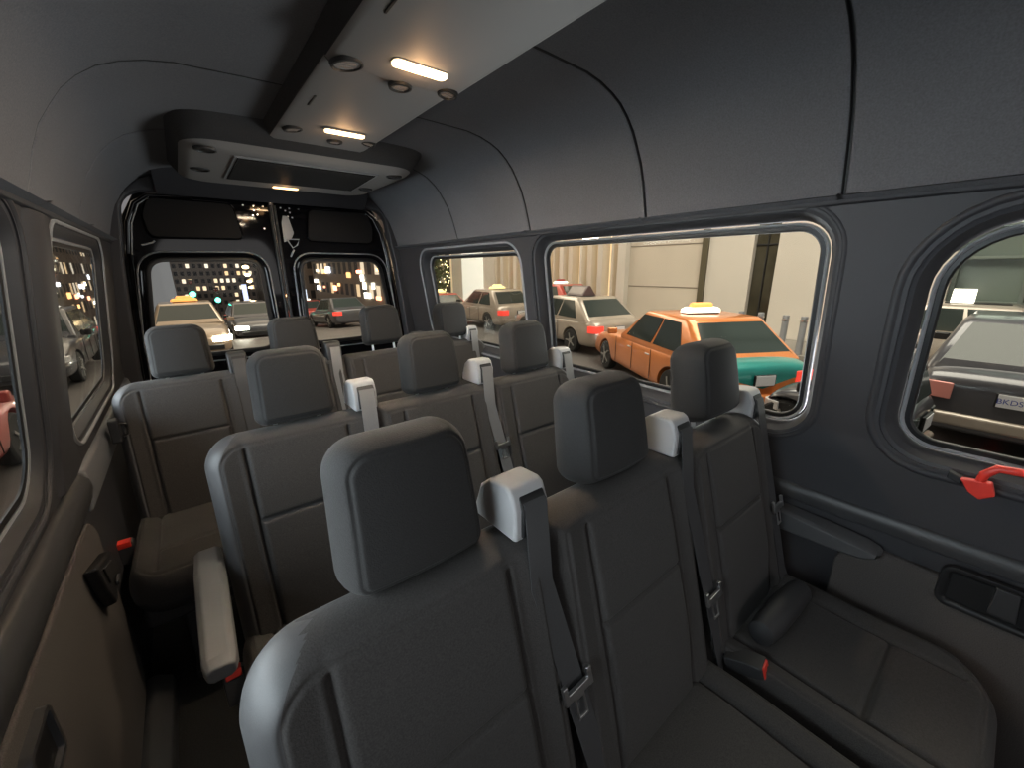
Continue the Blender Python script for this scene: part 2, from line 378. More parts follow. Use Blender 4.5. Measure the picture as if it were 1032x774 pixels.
# rear doors
glass_out = {1: [(.70, .93), (.77, .97), (.765, 1.10), (.745, 1.30), (.715, 1.42), (.66, 1.47), (.19, 1.475), (.13, 1.44), (.09, 1.36), (.09, 1.0), (.13, .93)]}
def rear_glass(s):
    # rounded corners on a tapered outline
    base = [(s*.105, .90), (s*.74, .90), (s*.665, 1.47), (s*.115, 1.475)]
    if s < 0: base = base[::-1]
    rad = {0: .06, 1: .10, 2: .09, 3: .07}
    out = []
    n = 4
    for i in range(n):
        p = Vector(base[i]); a = (Vector(base[i-1])-p).normalized(); b = (Vector(base[(i+1) % n])-p).normalized(); r = .085
        p0 = p+a*r; p1 = p+b*r
        for k in range(9):
            t = k/8; out.append(tuple(p0*(1-t)**2+p*2*t*(1-t)+p1*t*t))
    return out
for k, s in ((1, -1), (2, 1)):
    yD = 2.655
    body = [(s*.012, .02), (s*.83, .02), (s*.83, .85), (s*.79, 1.25), (s*.75, 1.56), (s*.72, 1.70), (s*.64, 1.84), (s*.012, 1.84)]
    g = G().prism(body, yD, yD+.05, 'y'); d = g.build('door_%d' % k, MT['blackgloss'], smooth=False)
    go = rear_glass(s)
    boolean(d, [G().prism(offset_poly(go, .004), 2.5, 2.8, 'y').build('cutter', MT['wall'], smooth=False)]); struct(d)
    b = d.modifiers.new('bevel', 'BEVEL'); b.width = .006; b.segments = 3; b.limit_method = 'ANGLE'; b.angle_limit = R(50)
    pl = lambda u, v, dd, yD=yD: (u, yD+dd, v)
    ring(go, [(.048, .002), (.042, -.014), (.034, -.016), (.028, -.004), (.012, -.002), (.010, .004), (.048, .006)], pl).build('window_surround', MT['blackgloss'], d, ang=60)
    ring(go, [(.046, -.012), (.040, -.018), (.036, -.014), (.040, -.010)], pl).build('window_edge_glint', MT['trimgrey'], d, ang=60)  # pale ring painted as the reflection on the gloss paint edge
    ring(go, [(.012, -.004), (.004, -.010), (-.014, -.006), (-.014, .018), (.012, .020)], pl).build('window_gasket', MT['rubber'], d, ang=60)
    g = G(); ip = offset_poly(go, -.002); g.prism(ip, yD+.010, yD+.014, 'y'); g.build('window_pane', MT['glass'], d, smooth=False)
    # upper pressed panel with felt infill
    up = [(s*.185, 1.595), (s*.625, 1.59), (s*.64, 1.70), (s*.60, 1.795), (s*.215, 1.79)]
    if s < 0: up = up[::-1]
    rp = []
    for i in range(5):
        p = Vector(up[i]); a = (Vector(up[i-1])-p).normalized(); b2 = (Vector(up[(i+1) % 5])-p).normalized(); r = .035
        for q in range(7):
            t = q/6; rp.append(tuple((p+a*r)*(1-t)**2+p*2*t*(1-t)+(p+b2*r)*t*t))
    G().prism(rp, yD-.012, yD+.002, 'y').build('upper_panel', MT['blackmatt'], d, bevel=.004)
    ring(rp, [(.010, .001), (.008, -.012), (.003, -.014), (.000, .000)], pl).build('panel_flange', MT['blackgloss'], d, ang=60)
    # pressed outer flange along the hinge side and header
    fl = [(s*.80, .2), (s*.795, .80), (s*.765, 1.2), (s*.735, 1.50), (s*.705, 1.66), (s*.66, 1.76), (s*.60, 1.805), (s*.40, 1.815)]
    G().tube([(x, yD-.006, z) for x, z in fl], .013, 10).build('door_flange', MT['blackgloss'], d)
    G().tube([(x-s*.016, yD-.010, z-.004) for x, z in fl[:-1]], .0035, 8).build('door_edge_glint', MT['trimgrey'], d)  # pale tube painted as the reflection along the door edge
    # latch rods and bolts in the centre
    g = G()
    for (bx, bz) in ((.05, 1.79), (.075, 1.775), (.10, 1.79), (.10, 1.765), (.155, 1.79), (.085, 1.74), (.11, 1.735), (.06, 1.66)):
        g.cyl((s*bx, yD-.006, bz), (s*bx, yD+.001, bz), .005, n=10)
    g.build('bolt_heads', MT['chrome'], d)
    if s > 0:
        g = G(); g.prism([(.040, 1.58), (.085, 1.60), (.105, 1.64), (.085, 1.74), (.055, 1.745), (.040, 1.70)], yD-.010, yD+.001, 'y'); g.build('latch_plate', MT['trimgrey'], d, bevel=.004)
        G().tube([(.055, yD-.014, 1.60), (.13, yD-.014, 1.60), (.115, yD-.014, 1.565), (.085, yD-.014, 1.545), (.055, yD-.014, 1.60)], .004).build('latch_loop', MT['trimgrey'], d)
        G().tube([(.09, yD-.012, 1.535), (.065, yD-.012, 1.49)], .005).build('latch_rod', MT['trimgrey'], d)
    else:
        G().tube([(-.67, yD-.012, 1.545), (-.62, yD-.012, 1.56), (-.61, yD-.012, 1.57)], .005).build('latch_rod', MT['trimgrey'], d)
    G().cyl((s*.012, yD-.012, .1), (s*.012, yD-.012, 1.8), .010, n=12).build('centre_seal', MT['rubber'], d)

# ------------------------------------------------------------------ roof console
con = thing('ceiling_console', 'long grey moulded console running along the headliner with nozzles and lamps', 'ceiling console', (0, 0, 1.93))
def cprof(h, w, dz):
    return [(-w-.025, .0), (-w-.016, -.010), (-w-.004, -h+.006), (-w+.012, -h-dz), (w-.012, -h-dz), (w+.004, -h+.006), (w+.03, -.010), (w+.045, .0), (w+.04, .008), (-w-.02, .008)]
def shade_sides(o):  # darkens faces turned sideways, shading put in as colour
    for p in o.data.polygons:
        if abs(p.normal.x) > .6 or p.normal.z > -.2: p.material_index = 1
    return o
def cons(y0, y1, name, extra=0):
    g = G(); ysn = np.linspace(y0, y1, 12)
    g.loft([[(x, y, z) for x, z in cprof(.042, .175, extra)] for y in ysn]); return shade_sides(g.build(name, [MT['console'], MT['flankshade']], con, bevel=.004, ang=50))
# forward section ends in a curved lip over the rear section
g = G(); rings = []
for t in np.linspace(0, 1, 14):
    y = -1.6+t*2.32
    rings.append([(x, y-.06+.085*max(0, 1-(x/.2)**2)*t**4, z) for x, z in cprof(.050, .177, .002)])
rings.append([(x*.99, .672+.085*max(0, 1-(x/.2)**2), z+.004) for x, z in cprof(.050, .177, .002)])
g.loft(rings); shade_sides(g.build('console_panel', [MT['console'], MT['flankshade']], con, bevel=.003, ang=50))
cons(.66, 1.50, 'console_panel', 0)
def nozzle(x, y, rx, par, z, tilt=0, open_=False):
    o = ring([(rx*math.cos(a), rx*math.sin(a)) for a in np.linspace(0, 2*PI, 33)[:-1]], [(.004, .002), (.002, -.005), (-.003, -.006), (-.005, -.002), (-.005, .004), (.004, .004)], lambda u, v, d: (u, v, d)).build('air_nozzle', MT['consoledark'], par, ang=60)
    o.location = (x, y, z); o.rotation_euler = (0, tilt, 0)
    g = G(); g.cyl((0, 0, .003), (0, 0, -.002), rx-.006, n=28)
    if not open_:
        g.box((0, 0, -.003), (rx*1.2, .003, .003)); g.box((0, rx*.4, -.003), (rx*1.1, .002, .003)); g.box((0, -rx*.4, -.003), (rx*1.1, .002, .003))
    g.build('nozzle_insert', MT['consoledark'] if open_ else MT['console'], o, smooth=False)
    if open_: G().cyl((0, 0, -.002), (0, 0, -.004), rx*.35, n=16).build('nozzle_core', MT['rubber'], o)
    return o
zc = -.0455
nozzle(-.135, .665, .036, con, zc-.008, R(-8)); nozzle(.018, .708, .028, con, zc-.0075); nozzle(.142, .670, .026, con, zc-.008, R(8))
nozzle(-.131, 1.285, .030, con, zc+.002, R(-8)); nozzle(.032, 1.352, .025, con, zc+.002); nozzle(.148, 1.305, .024, con, zc+.004, R(8))
for (sx, sy, sz) in ((-.140, .375, .0075), (-.138, .98, -.003)):
    G().box((sx, sy, zc-sz), (.006, .085, .003)).build('slot', MT['rubber'], con, bevel=.001)
def lampu(x, y, z, sx, sy, m, pw, col, par):
    outl = rrect(-sx, sx, -sy, sy, sy*.75, 6)
    b = G().prism(outl, 0, -.009, 'z').build('lamp_lens', m, par, bevel=.003); b.location = (x, y, z)
    ring(outl, [(.004, .003), (.003, -.003), (-.001, -.003), (-.001, .003)], lambda u, v, d: (u, v, d)).build('lamp_bezel', MT['console'], b)
    l = bpy.data.lights.new('reading_light', 'AREA'); l.shape = 'RECTANGLE'; l.size = sx*2; l.size_y = sy*2; l.energy = pw; l.color = col
    lo = bpy.data.objects.new('reading_light', l); COL.objects.link(lo); lo.parent = b; lo.location = (0, 0, -.02)
    l2 = bpy.data.lights.new('lamp_glow', 'POINT'); l2.energy = pw*.045; l2.color = (1, .55, .25); l2.shadow_soft_size = .02
    lo = bpy.data.objects.new('lamp_glow', l2); COL.objects.link(lo); lo.parent = b; lo.location = (0, 0, -.035)
lampu(.016, .582, zc-.0055, .072, .018, MT['lens'], 7, (1, .80, .58), con)
lampu(.026, 1.207, zc+.000, .070, .016, MT['lens'], 6, (1, .80, .58), con)

unit = thing('rear_roof_unit', 'wide grey roof air unit with dark grille above the rear doors', 'air unit', (0, 1.8, 1.93))
def urect(w, y0, y1, r): return rrect(-w, w, y0-1.8, y1-1.8, r, 7)
g = G()
g.loft([[(x, y, .004) for x, y in urect(.49, 1.40, 2.40, .13)], [(x, y, -.030) for x, y in urect(.475, 1.43, 2.37, .13)],
        [(x, y, -.068) for x, y in urect(.455, 1.49, 2.33, .12)]])
g.build('housing_skirt', MT['flankshade'], unit, ang=60)  # sloping skirt of the unit, its shade put into the colour
g = G()
g.loft([[(x, y, -.067) for x, y in urect(.455, 1.49, 2.33, .12)], [(x, y, -.082) for x, y in urect(.44, 1.52, 2.30, .11)], [(x, y, -.088) for x, y in urect(.415, 1.55, 2.27, .09)]])
g.build('housing', MT['console'], unit, ang=60)
gp = [(-.285, 1.60-1.8), (.30, 1.60-1.8), (.33, 2.08-1.8), (-.285, 2.10-1.8)]
G().prism(gp, -.086, -.093, 'z').build('grille_frame', MT['trimgrey'], unit, bevel=.003)
gq = [(-.272, 1.615-1.8), (.288, 1.615-1.8), (.316, 2.066-1.8), (-.272, 2.086-1.8)]
gr = G().prism(gq, -.090, -.096, 'z').build('grille', MT['blackmatt'], unit, bevel=.002)
g = G()
for k in range(22): g.box((.01, 1.63-1.8+k*.0205, -.0965), (.55, .006, .002))
g.build('grille_slats', MT['consoledark'], gr, smooth=False)
for (vx, vy) in ((-.378, 1.567), (-.38, 1.955), (.375, 1.60), (.375, 2.0)): nozzle(vx, vy-1.8, .034, unit, -.088, 0, True)
lampu(.005, 2.20-1.8, -.088, .062, .015, MT['lens_lo'], 2, (1, .66, .36), unit)

# ------------------------------------------------------------------ seats
def pad(name, Wd, H, T, re, rc, grooves=(), field=None, nu=130, nv=130, taper=0, edge=None, back=1.0, crown=0, mats=None, side=None, reb=None):
    """upholstered pad in local x (width) and z (height), front face at -y"""
    tv = np.linspace(0, 1, nv); tv = .6*tv+.4*(1-np.cos(PI*tv))/2
    tu = np.linspace(0, 1, nu); tu = .6*tu+.4*(1-np.cos(PI*tu))/2
    z = tv*H
    def inset(z, rb, rt):
        o = np.zeros_like(z)
        m = z < rb; o[m] = rb-np.sqrt(np.maximum(rb*rb-(rb-z[m])**2, 0))
        m = z > H-rt; o[m] = rt-np.sqrt(np.maximum(rt*rt-(z[m]-(H-rt))**2, 0))
        return o
    bl, br, tr, tl = rc
    hw = Wd/2*(1-taper*tv)
    xl = -hw+inset(z, bl, tl); xr = hw-inset(z, br, tr)
    X = xl[:, None]+(xr-xl)[:, None]*tu[None, :]; Z = np.repeat(z[:, None], nu, 1)
    HW = hw[:, None]
    D = np.minimum(np.minimum(X+HW, HW-X), np.minimum(Z, H-Z))
    for (sx, rr, top) in ((-1, bl, 0), (1, br, 0), (1, tr, 1), (-1, tl, 1)):
        cx = sx*(HW-rr); cz = (H-rr) if top else rr
        m = ((X-cx)*sx > 0) & ((Z-cz)*(1 if top else -1) > 0)
        dd = rr-np.sqrt((X-cx)**2+(Z-cz)**2); D = np.where(m, np.minimum(D, dd), D)
    D = np.clip(D, 0, None)
    S = np.sqrt(np.clip(1-(1-np.clip(D/re, 0, 1))**2, 0, 1))
    Fz = np.zeros_like(X)
    if field is not None: Fz = field(X, Z)
    GR = np.zeros_like(X)
    for (x0, z0, x1, z1, dep, wd) in grooves:
        vx, vz = x1-x0, z1-z0; L2 = vx*vx+vz*vz
        t = np.clip(((X-x0)*vx+(Z-z0)*vz)/L2, 0, 1); dd = np.hypot(X-x0-t*vx, Z-z0-t*vz)
        GR = np.maximum(GR, dep*np.exp(-(dd/wd)**2))
    if edge: GR = np.maximum(GR, edge[1]*np.exp(-((D-edge[0])/edge[2])**2))
    SB = S if reb is None else np.sqrt(np.clip(1-(1-np.clip(D/reb, 0, 1))**2, 0, 1))
    YF_ = -(T/2*S+Fz*S-GR); YBk = T/2*SB*back
    CR = crown*(X/(Wd/2))**2
    vf = np.stack([X, YF_+CR, Z], -1).reshape(-1, 3); vb = np.stack([X, YBk+CR, Z], -1).reshape(-1, 3)
    verts = np.concatenate([vf, vb]); faces = []; N = nu*nv
    for j in range(nv-1):
        for i in range(nu-1):
            a = j*nu+i; faces.append((a, a+1, a+nu+1, a+nu)); faces.append((N+a, N+a+nu, N+a+nu+1, N+a+1))
    bm = bmesh.new(); vs = [bm.verts.new(v) for v in verts]
    for f in faces: bm.faces.new([vs[k] for k in f])
    bmesh.ops.remove_doubles(bm, verts=bm.verts[:], dist=.0004)
    bmesh.ops.recalc_face_normals(bm, faces=bm.faces[:])
    me = bpy.data.meshes.new(name); bm.to_mesh(me); bm.free(); me.shade_smooth()
    for q in (mats or []): me.materials.append(q)
    if mats and len(mats) > 1:
        for p in me.polygons:
            c = p.center
            if c.y > T*.12: p.material_index = 1
            elif side and side*c.x > 0:
                xx = abs(c.x); hw_ = Wd/2; rt = max(rc[2], rc[3]); dd = hw_-xx
                if c.z > H-rt and xx > hw_-rt: dd = rt-math.hypot(xx-hw_+rt, c.z-H+rt); dd += edge[0]*max(0, 1-(xx-hw_+rt)/.05)
                elif c.z > H-rt: dd = 1
                if dd < edge[0]: p.material_index = 1
    return me

BH = .585     # backrest length
def bfield(X, Z):
    b = .009*np.clip((np.abs(X)-.135)/.05, 0, 1)                        # side bolsters
    l = .014*np.exp(-((Z-.20)/.13)**2)*np.clip((.15-np.abs(X))/.03, 0, 1)
    l2 = .010*np.exp(-((Z-.42)/.14)**2)*np.clip((.15-np.abs(X))/.03, 0, 1)
    return b+l+l2
bgro = [(-.133, .03, -.133, BH-.045, .012, .0036), (.133, .03, .133, BH-.045, .012, .0036), (-.133, .345, .133, .345, .012, .0045)]
def back_mesh(kind):
    rc = {'left': (.03, .015, .022, .085), 'mid': (.015, .015, .022, .022), 'right': (.015, .03, .085, .022), 'both': (.03, .03, .07, .07)}[kind]
    return pad('backrest', .448, BH, .115, .042, rc, bgro, bfield, edge=(.034, .0035, .0028), mats=[MT['fabric'], MT['fabric_side']], side={'left': -1, 'right': 1}.get(kind))
BACK = {k: back_mesh(k) for k in ('left', 'mid', 'right', 'both')}
HEAD = pad('headrest', .219, .214, .118, .026, (.030, .030, .048, .048), (), lambda X, Z: .006*np.cos(X/.14*1.2)-.012*(Z/.214)**3, nu=80, nv=70, taper=.08, edge=(.019, .0035, .0020), crown=.008, reb=.05, mats=[MT['headrest']])
CD = .50      # cushion depth
def cfield(X, Z): return .016*np.clip((np.abs(X)-.15)/.05, 0, 1)+.006*np.exp(-((Z-.38)/.10)**2)
def cush_mesh(kind):
    rc = {'left': (.11, .03, .03, .03), 'mid': (.03, .03, .03, .03), 'right': (.03, .12, .03, .03)}[kind]
    gro = [(-.145, .06, -.145, CD-.02, .012, .006), (.145, .06, .145, CD-.02, .012, .006), (-.145, .19, .145, .19, .012, .007)]
    return pad('seat_cushion', .452, CD, .15, .040, rc, gro, cfield, edge=(.030, .004, .004), mats=[MT['fabric'], MT['shell']])
CUSH = {k: cush_mesh(k) for k in ('left', 'mid', 'right')}

def post_mesh():
    g = G(); g.cyl((0, 0, -.05), (0, 0, .05), .0062, n=12); g.cyl((0, 0, -.012), (0, 0, -.004), .017, .013, n=16); return g.mesh('headrest_post')
POST = post_mesh()
def guide_mesh():
    # hooded belt outlet: sides and top slope down to the back
    side = [(-.050, -.060), (-.050, .006), (-.036, .040), (-.022, .047), (.030, .044), (.062, .018), (.082, -.030), (.086, -.060)]
    g = G(); g.prism(side, -.042, .042, 'x'); return g.mesh('belt_guide')
GUIDE = guide_mesh()
GUIDE_D = guide_mesh()
def slot_mesh():
    g = G(); g.prism([(-.056, -.052), (-.056, .004), (-.044, .026), (-.034, .034), (-.020, .028), (-.020, -.052)], -.027, .034, 'x'); return g.mesh('belt_slot')
SLOT = slot_mesh()
def tongue_mesh():
    g = G(); g.box((0, 0, 0), (.050, .008, .016)); g.box((-.029, 0, .008), (.010, .008, .034)); g.box((.029, 0, .008), (.010, .008, .034))
    g.box((-.010, .001, -.030), (.005, .003, .045)); g.box((.010, .001, -.030), (.005, .003, .045)); g.box((0, .001, -.052), (.025, .003, .006)); g.box((0, .001, -.012), (.025, .003, .010))
    return g.mesh('belt_tongue')
TONG = tongue_mesh()
def buckle_mesh():
    g = G(); g.prism([(-.016, 0), (.016, 0), (.019, .05), (.015, .085), (-.015, .085), (-.019, .05)], -.024, .024, 'x'); return g.mesh('belt_buckle')
BUCK = buckle_mesh()
BUTT = G().box((0, -.004, .078), (.036, .034, .022)).mesh('release_button')

def put(name, me, m, parent, loc=(0, 0, 0), rot=(0, 0, 0), bevel=0, label=None, sub=0):
    o = fin(name, me, m, parent, bevel=bevel, subd=sub) if not me.materials else None
    if o is None:
        o = bpy.data.objects.new(name, me); COL.objects.link(o); o.parent = parent
        if bevel:
            b = o.modifiers.new('bevel', 'BEVEL'); b.width = bevel; b.segments = 3; b.limit_method = 'ANGLE'; b.angle_limit = R(35); b.harden_normals = True
    o.location = loc; o.rotation_euler = rot
    if label: o['label'] = label
    return o

TILT = R(-14)
def on_back(s, off):   # point on the front plane of a backrest, s along it from its base, off in front
    return (-.125+s*math.sin(-TILT)-(.058+off)*math.cos(TILT), .41+s*math.cos(TILT)-(.058+off)*math.sin(-TILT))

def bench(y, xs, label, guides, heads, cush_dx=0, hz=0):
    t = thing('bench_seat', label, 'bench seat', (0, y, 0), 0)
    n = len(xs)
    for i, x in enumerate(xs):
        k = 'left' if i == 0 else ('right' if i == n-1 else 'mid')
        b = put('backrest', BACK[k], None, t, (x+.012, -.125, .41), (TILT, 0, 0))
        put('seat_cushion', CUSH[k], None, t, (x+cush_dx*i, -.13-CD, .402), (R(-90-2), 0, 0))
        hx, hy, hzz, tl, yawh = heads[i]
        h = put('headrest', HEAD, None, t, (x+hx+.029, .034+hy, .975+hz+hzz), (R(-9)+tl, 0, yawh))
        for sx in (-.06, .06): put('headrest_post', POST, MT['chrome'], h, (sx, .005, -.035))
        # rear shell of the backrest
        g = G(); g.prism(rrect(-.20, .20, .02, BH-.03, .05), .040, .064, 'y'); q = g.build('back_shell', MT['shell'], b, bevel=.01)
    x0, x1 = xs[0]-.21, xs[-1]+.21
    g = G(); g.box(((x0+x1)/2, -.36, .30), (x1-x0, .42, .09)); g.build('seat_pan', MT['shell'], t, bevel=.02)
    for lx in (x0+.12, x1-.12):
        for ly in (-.16, -.52): G().box((lx, ly, .13), (.05, .06, .26)).build('leg', MT['shell'], t, bevel=.008)
        G().box((lx, -.34, .02), (.06, .50, .03)).build('floor_rail', MT['shell'], t, bevel=.006)
    for gi, (gx, gy, gz, rz, webm, tongue_s, foot) in enumerate(guides):
        gmat = MT['shell'] if (y > 1.2 and gi < 3) else MT['grey']
        gg = put('belt_guide', GUIDE if gmat == MT['grey'] else GUIDE_D, gmat, t, (gx, gy, gz-.012), (0, 0, rz), bevel=.009, label='light grey hooded belt outlet' if gmat == MT['grey'] else None)
        gg.scale = (.86,)*3
        put('belt_slot', SLOT, MT['rubber'], gg, (0, 0, 0), (0, 0, 0), bevel=.004)
        # webbing from the slot down the front of the backrest to the anchor between the cushions
        top = Vector((gx+.004, gy-.046, gz+.000)); path = [top+Vector((0, .02, .010)), top]
        fx, fs = foot
        for q in np.linspace(0, 1, 14):
            s = (BH-.06)*(1-q)+fs*q; yy, zz = on_back(s, .014)
            path.append(Vector((gx+(fx-gx)*q, yy, zz)))
        yy, zz = on_back(fs, .02); path.append(Vector((fx, yy-.02, zz-.05)))
        put_b = G().ribbon(path, (1, 0, 0), .046, .0018).build('seat_belt', webm, t, ang=80)
        if tongue_s:
            q = (BH-.06-tongue_s)/(BH-.06-fs); yy, zz = on_back(tongue_s, .028)
            put('belt_tongue', TONG, MT['chrome'], t, (gx+(fx-gx)*q, yy, zz), (TILT, -(fx-gx)*.9, 0), bevel=.0015, label='pale metal belt tongue')
    return t

def buckle(t, loc, rot=(0, 0, 0)):
    b = put('belt_buckle', BUCK, MT['shell'], t, loc, rot, bevel=.004)
    put('release_button', BUTT, MT['red'], b, (0, 0, 0), (0, 0, 0), bevel=.003, label='red release button')

H0 = (0, 0, 0, 0, 0)
b1 = bench(0, (-.367, .083, .533), 'front row black fabric bench of three seats nearest the camera',
    [(-.165, .0, 1.045, 0, MT['belt'], .33, (-.085, .03)), (.30, .0, 1.045, 0, MT['belt'], .25, (.36, .03)), (.745, .01, 1.02, 0, MT['belt'], .32, (.765, .10))],
    [H0, H0, (0, .0, .02, 0, 0)], cush_dx=.022)
buckle(b1, (.372, -.185, .452), (R(72), 0, R(8))); buckle(b1, (-.12, -.235, .42), (R(-35), 0, 0))
# folded arm pad lying between middle and right seat, where backrest meets cushion
g = G(); pts = [(.46, -.215, .50), (.52, -.225, .512), (.60, -.235, .515), (.68, -.245, .508)]
rings = []
for (px, py, pz), r in zip([(.445, -.225, .50), (.455, -.225, .50), (.50, -.23, .505), (.60, -.235, .51), (.68, -.24, .508), (.70, -.24, .505)], (.012, .034, .040, .040, .036, .012)):
    rings.append([(px, py+r*.85*math.cos(a), pz+r*math.sin(a)) for a in np.linspace(0, 2*PI, 17)[:-1]])
g.loft(rings); g.build('folded_arm_pad', MT['shell'], b1)
b2 = bench(.79, (-.367, .083, .533), 'middle row black fabric bench of three seats with grey aisle armrest',
    [(-.155, .0, 1.045, 0, MT['beltlight'], None, (-.12, .03)), (.30, .0, 1.045, 0, MT['beltlight'], .37, (.36, .03)), (.745, .01, 1.03, 0, MT['beltlight'], None, (.77, .1))],
    [H0, H0, H0])
buckle(b2, (-.615, -.20, .33), (R(-20), 0, 0))
# aisle armrest of the middle row, folded down
g = G(); rings = []
for (yy, zz, w, h) in ((.00, .655, .012, .010), (-.005, .655, .030, .022), (-.10, .655, .033, .026), (-.25, .65, .032, .026), (-.40, .645, .030, .024), (-.425, .645, .024, .016)):
    rings.append([(-.615+w*sx*(1 if k % 2 else 1), yy, zz+h*sz) for k, (sx, sz) in enumerate(((1, -.6), (1, .6), (.6, 1), (-.6, 1), (-1, .6), (-1, -.6), (-.6, -1), (.6, -1)))])
g.loft(rings); o = g.build('armrest', MT['arm'], b2, bevel=.004, ang=60); o['label'] = 'pale grey vinyl armrest'
b3 = bench(1.68, (-.624, -.185, .254, .693), 'rear row black fabric bench of four seats in front of the back doors',
    [(-.405, .0, 1.03, 0, MT['belt'], None, (-.39, .05)), (.0, .0, 1.03, 0, MT['beltlight'], None, (.02, .05)), (.475, .0, 1.03, 0, MT['belt'], None, (.5, .05)), (.87-.04, .0, 1.03, 0, MT['beltlight'], None, (.84, .1))],
    [H0, H0, (0, 0, .03, 0, 0), (0, 0, .02, 0, 0)])
buckle(b3, (-.862, -.33, .40), (0, 0, 0))

# ------------------------------------------------------------------ things on the walls
t = thing('elbow_rest', 'tapered dark grey armrest fixed on the right wall beside the front bench', 'armrest', (.86, -.24, .63))
g = G(); rings = []
for (yy, zt, zb, d) in ((.14, .030, -.035, .042), (.12, .034, -.038, .050), (0, .030, -.030, .060), (-.09, .022, -.022, .060), (-.12, .012, -.012, .050), (-.128, .004, -.006, .03)):
    rings.append([(.005, yy, zb), (-d*.8, yy, zb), (-d, yy, zb+.008), (-d, yy, zt-.008), (-d*.8, yy, zt), (.005, yy, zt)])
g.loft(rings); g.build('arm_pad', MT['armdark'], t, bevel=.003, ang=60)
G().box((.0, .0, -.005), (.02, .20, .03)).build('wall_bracket', MT['shell'], t, bevel=.004)
t = thing('wall_recess_handle', 'black moulded pull recess in the right wall carpet panel', 'handle', (.862, -.60, .615))
g = ring(rrect(-.16, .115, -.055, .05, .02), [(.006, .002), (.004, -.010), (-.006, -.012), (-.014, -.004), (-.014, .004), (.006, .004)], lambda u, v, d: (d, u, v)); g.build('recess_frame', MT['rubber'], t, ang=60)
G().box((.000, -.02, 0), (.006, .26, .09)).build('recess_back', MT['rubber'], t, smooth=False)
for yy in (.03, -.07): G().prism([(-.045, -.03), (-.038, .045), (.0, .045), (.0, -.03)], -.016, -.002, 'x').build('clip', MT['shell'], t, bevel=.003).location = (0, yy, 0)
t = thing('wall_pocket', 'black plastic door pull pocket on the left wall beside the middle row', 'door pull', (-.862, .93, .62))
g = G(); g.prism([(-.085, .07), (.09, .02), (.11, -.06), (-.02, -.09), (-.06, -.02)], 0, .030, 'x'); g.build('pull_body', MT['rubber'], t, bevel=.010)
G().prism([(-.05, .045), (.04, .015), (.03, -.025), (-.03, -.015)], .028, .034, 'x').build('pull_recess', MT['consoledark'], t, bevel=.004)
G().box((.035, .03, -.045), (.008, .04, .012)).build('latch', MT['shell'], t, bevel=.002)
t = thing('cup_pocket', 'black open pocket low on the left wall at the picture corner', 'pocket', (-.862, .385, .64))
g = ring(rrect(-.055, .055, -.05, .05, .012), [(.006, .0), (.004, .014), (-.006, .014), (-.008, .0)], lambda u, v, d: (d, u, v)); g.build('pocket_frame', MT['ledge'], t, ang=60)
G().box((.002, 0, 0), (.006, .10, .09)).build('pocket_inner', MT['rubber'], t, smooth=False)
t = thing('belt_anchor', 'black belt anchor hook on the left wall beside the rear bench', 'anchor', (-.845, 1.56, .83))
G().prism([(-.03, -.04), (.02, -.045), (.03, .0), (.015, .05), (-.02, .045)], 0, .030, 'x').build('anchor_body', MT['rubber'], t, bevel=.006)
G().tube([(.02, 0, .03), (.045, .01, .02), (.045, .01, -.02), (.02, 0, -.03)], .006).build('anchor_loop', MT['rubber'], t)
# red emergency handle over the sill of the front right window
t = thing('emergency_handle', 'red emergency window release handle hooked on the front right window sill', 'handle', (.84, -.49, .90))
G().tube([(-.004, .0, .005), (-.012, -.004, .035), (-.010, -.020, .056), (-.006, -.05, .058), (-.004, -.16, .052), (-.004, -.22, .045)], .0095, 12).build('grip', MT['red'], t)
g = G(); g.prism([(.03, .012), (-.02, .020), (-.03, -.01), (-.008, -.028), (.012, -.016)], -.016, .002, 'x'); g.build('mount', MT['red'], t, bevel=.003)
G().prism([(.022, .010), (.050, .022), (.052, .004), (.026, -.006)], -.014, .010, 'x').build('mount_cap', MT['rubber'], t, bevel=.004)

# ------------------------------------------------------------------ street outside
GZ = -.9
def gz(y): return GZ if y < 14 else GZ-(y-14)*.075
g = G()
g.loft([[(-40, y, gz(y)), (60, y, gz(y)), (60, y, gz(y)-.3), (-40, y, gz(y)-.3)] for y in (-14, 14, 60, 130, 320)]); tag(g.build('road', MT['asphalt'], smooth=False), None, kind='structure')
g = G(); g.loft([[(x, y, gz(y)+z) for x, z in ((11.1 if y < 25 else 9.6, .14), (14.2, .14), (14.2, -.1), (11.1 if y < 25 else 9.6, -.1))] for y in (2.45, 14, 22, 60, 130)]); tag(g.build('sidewalk', MT['pave'], smooth=False), None, kind='structure')
g = G(); g.loft([[(-13.5, y, gz(y)+.14), (-9, y, gz(y)+.14), (-9, y, gz(y)-.1), (-13.5, y, gz(y)-.1)] for y in (-12, 14, 60, 130)]); tag(g.build('sidewalk', MT['pave'], smooth=False), None, kind='structure')

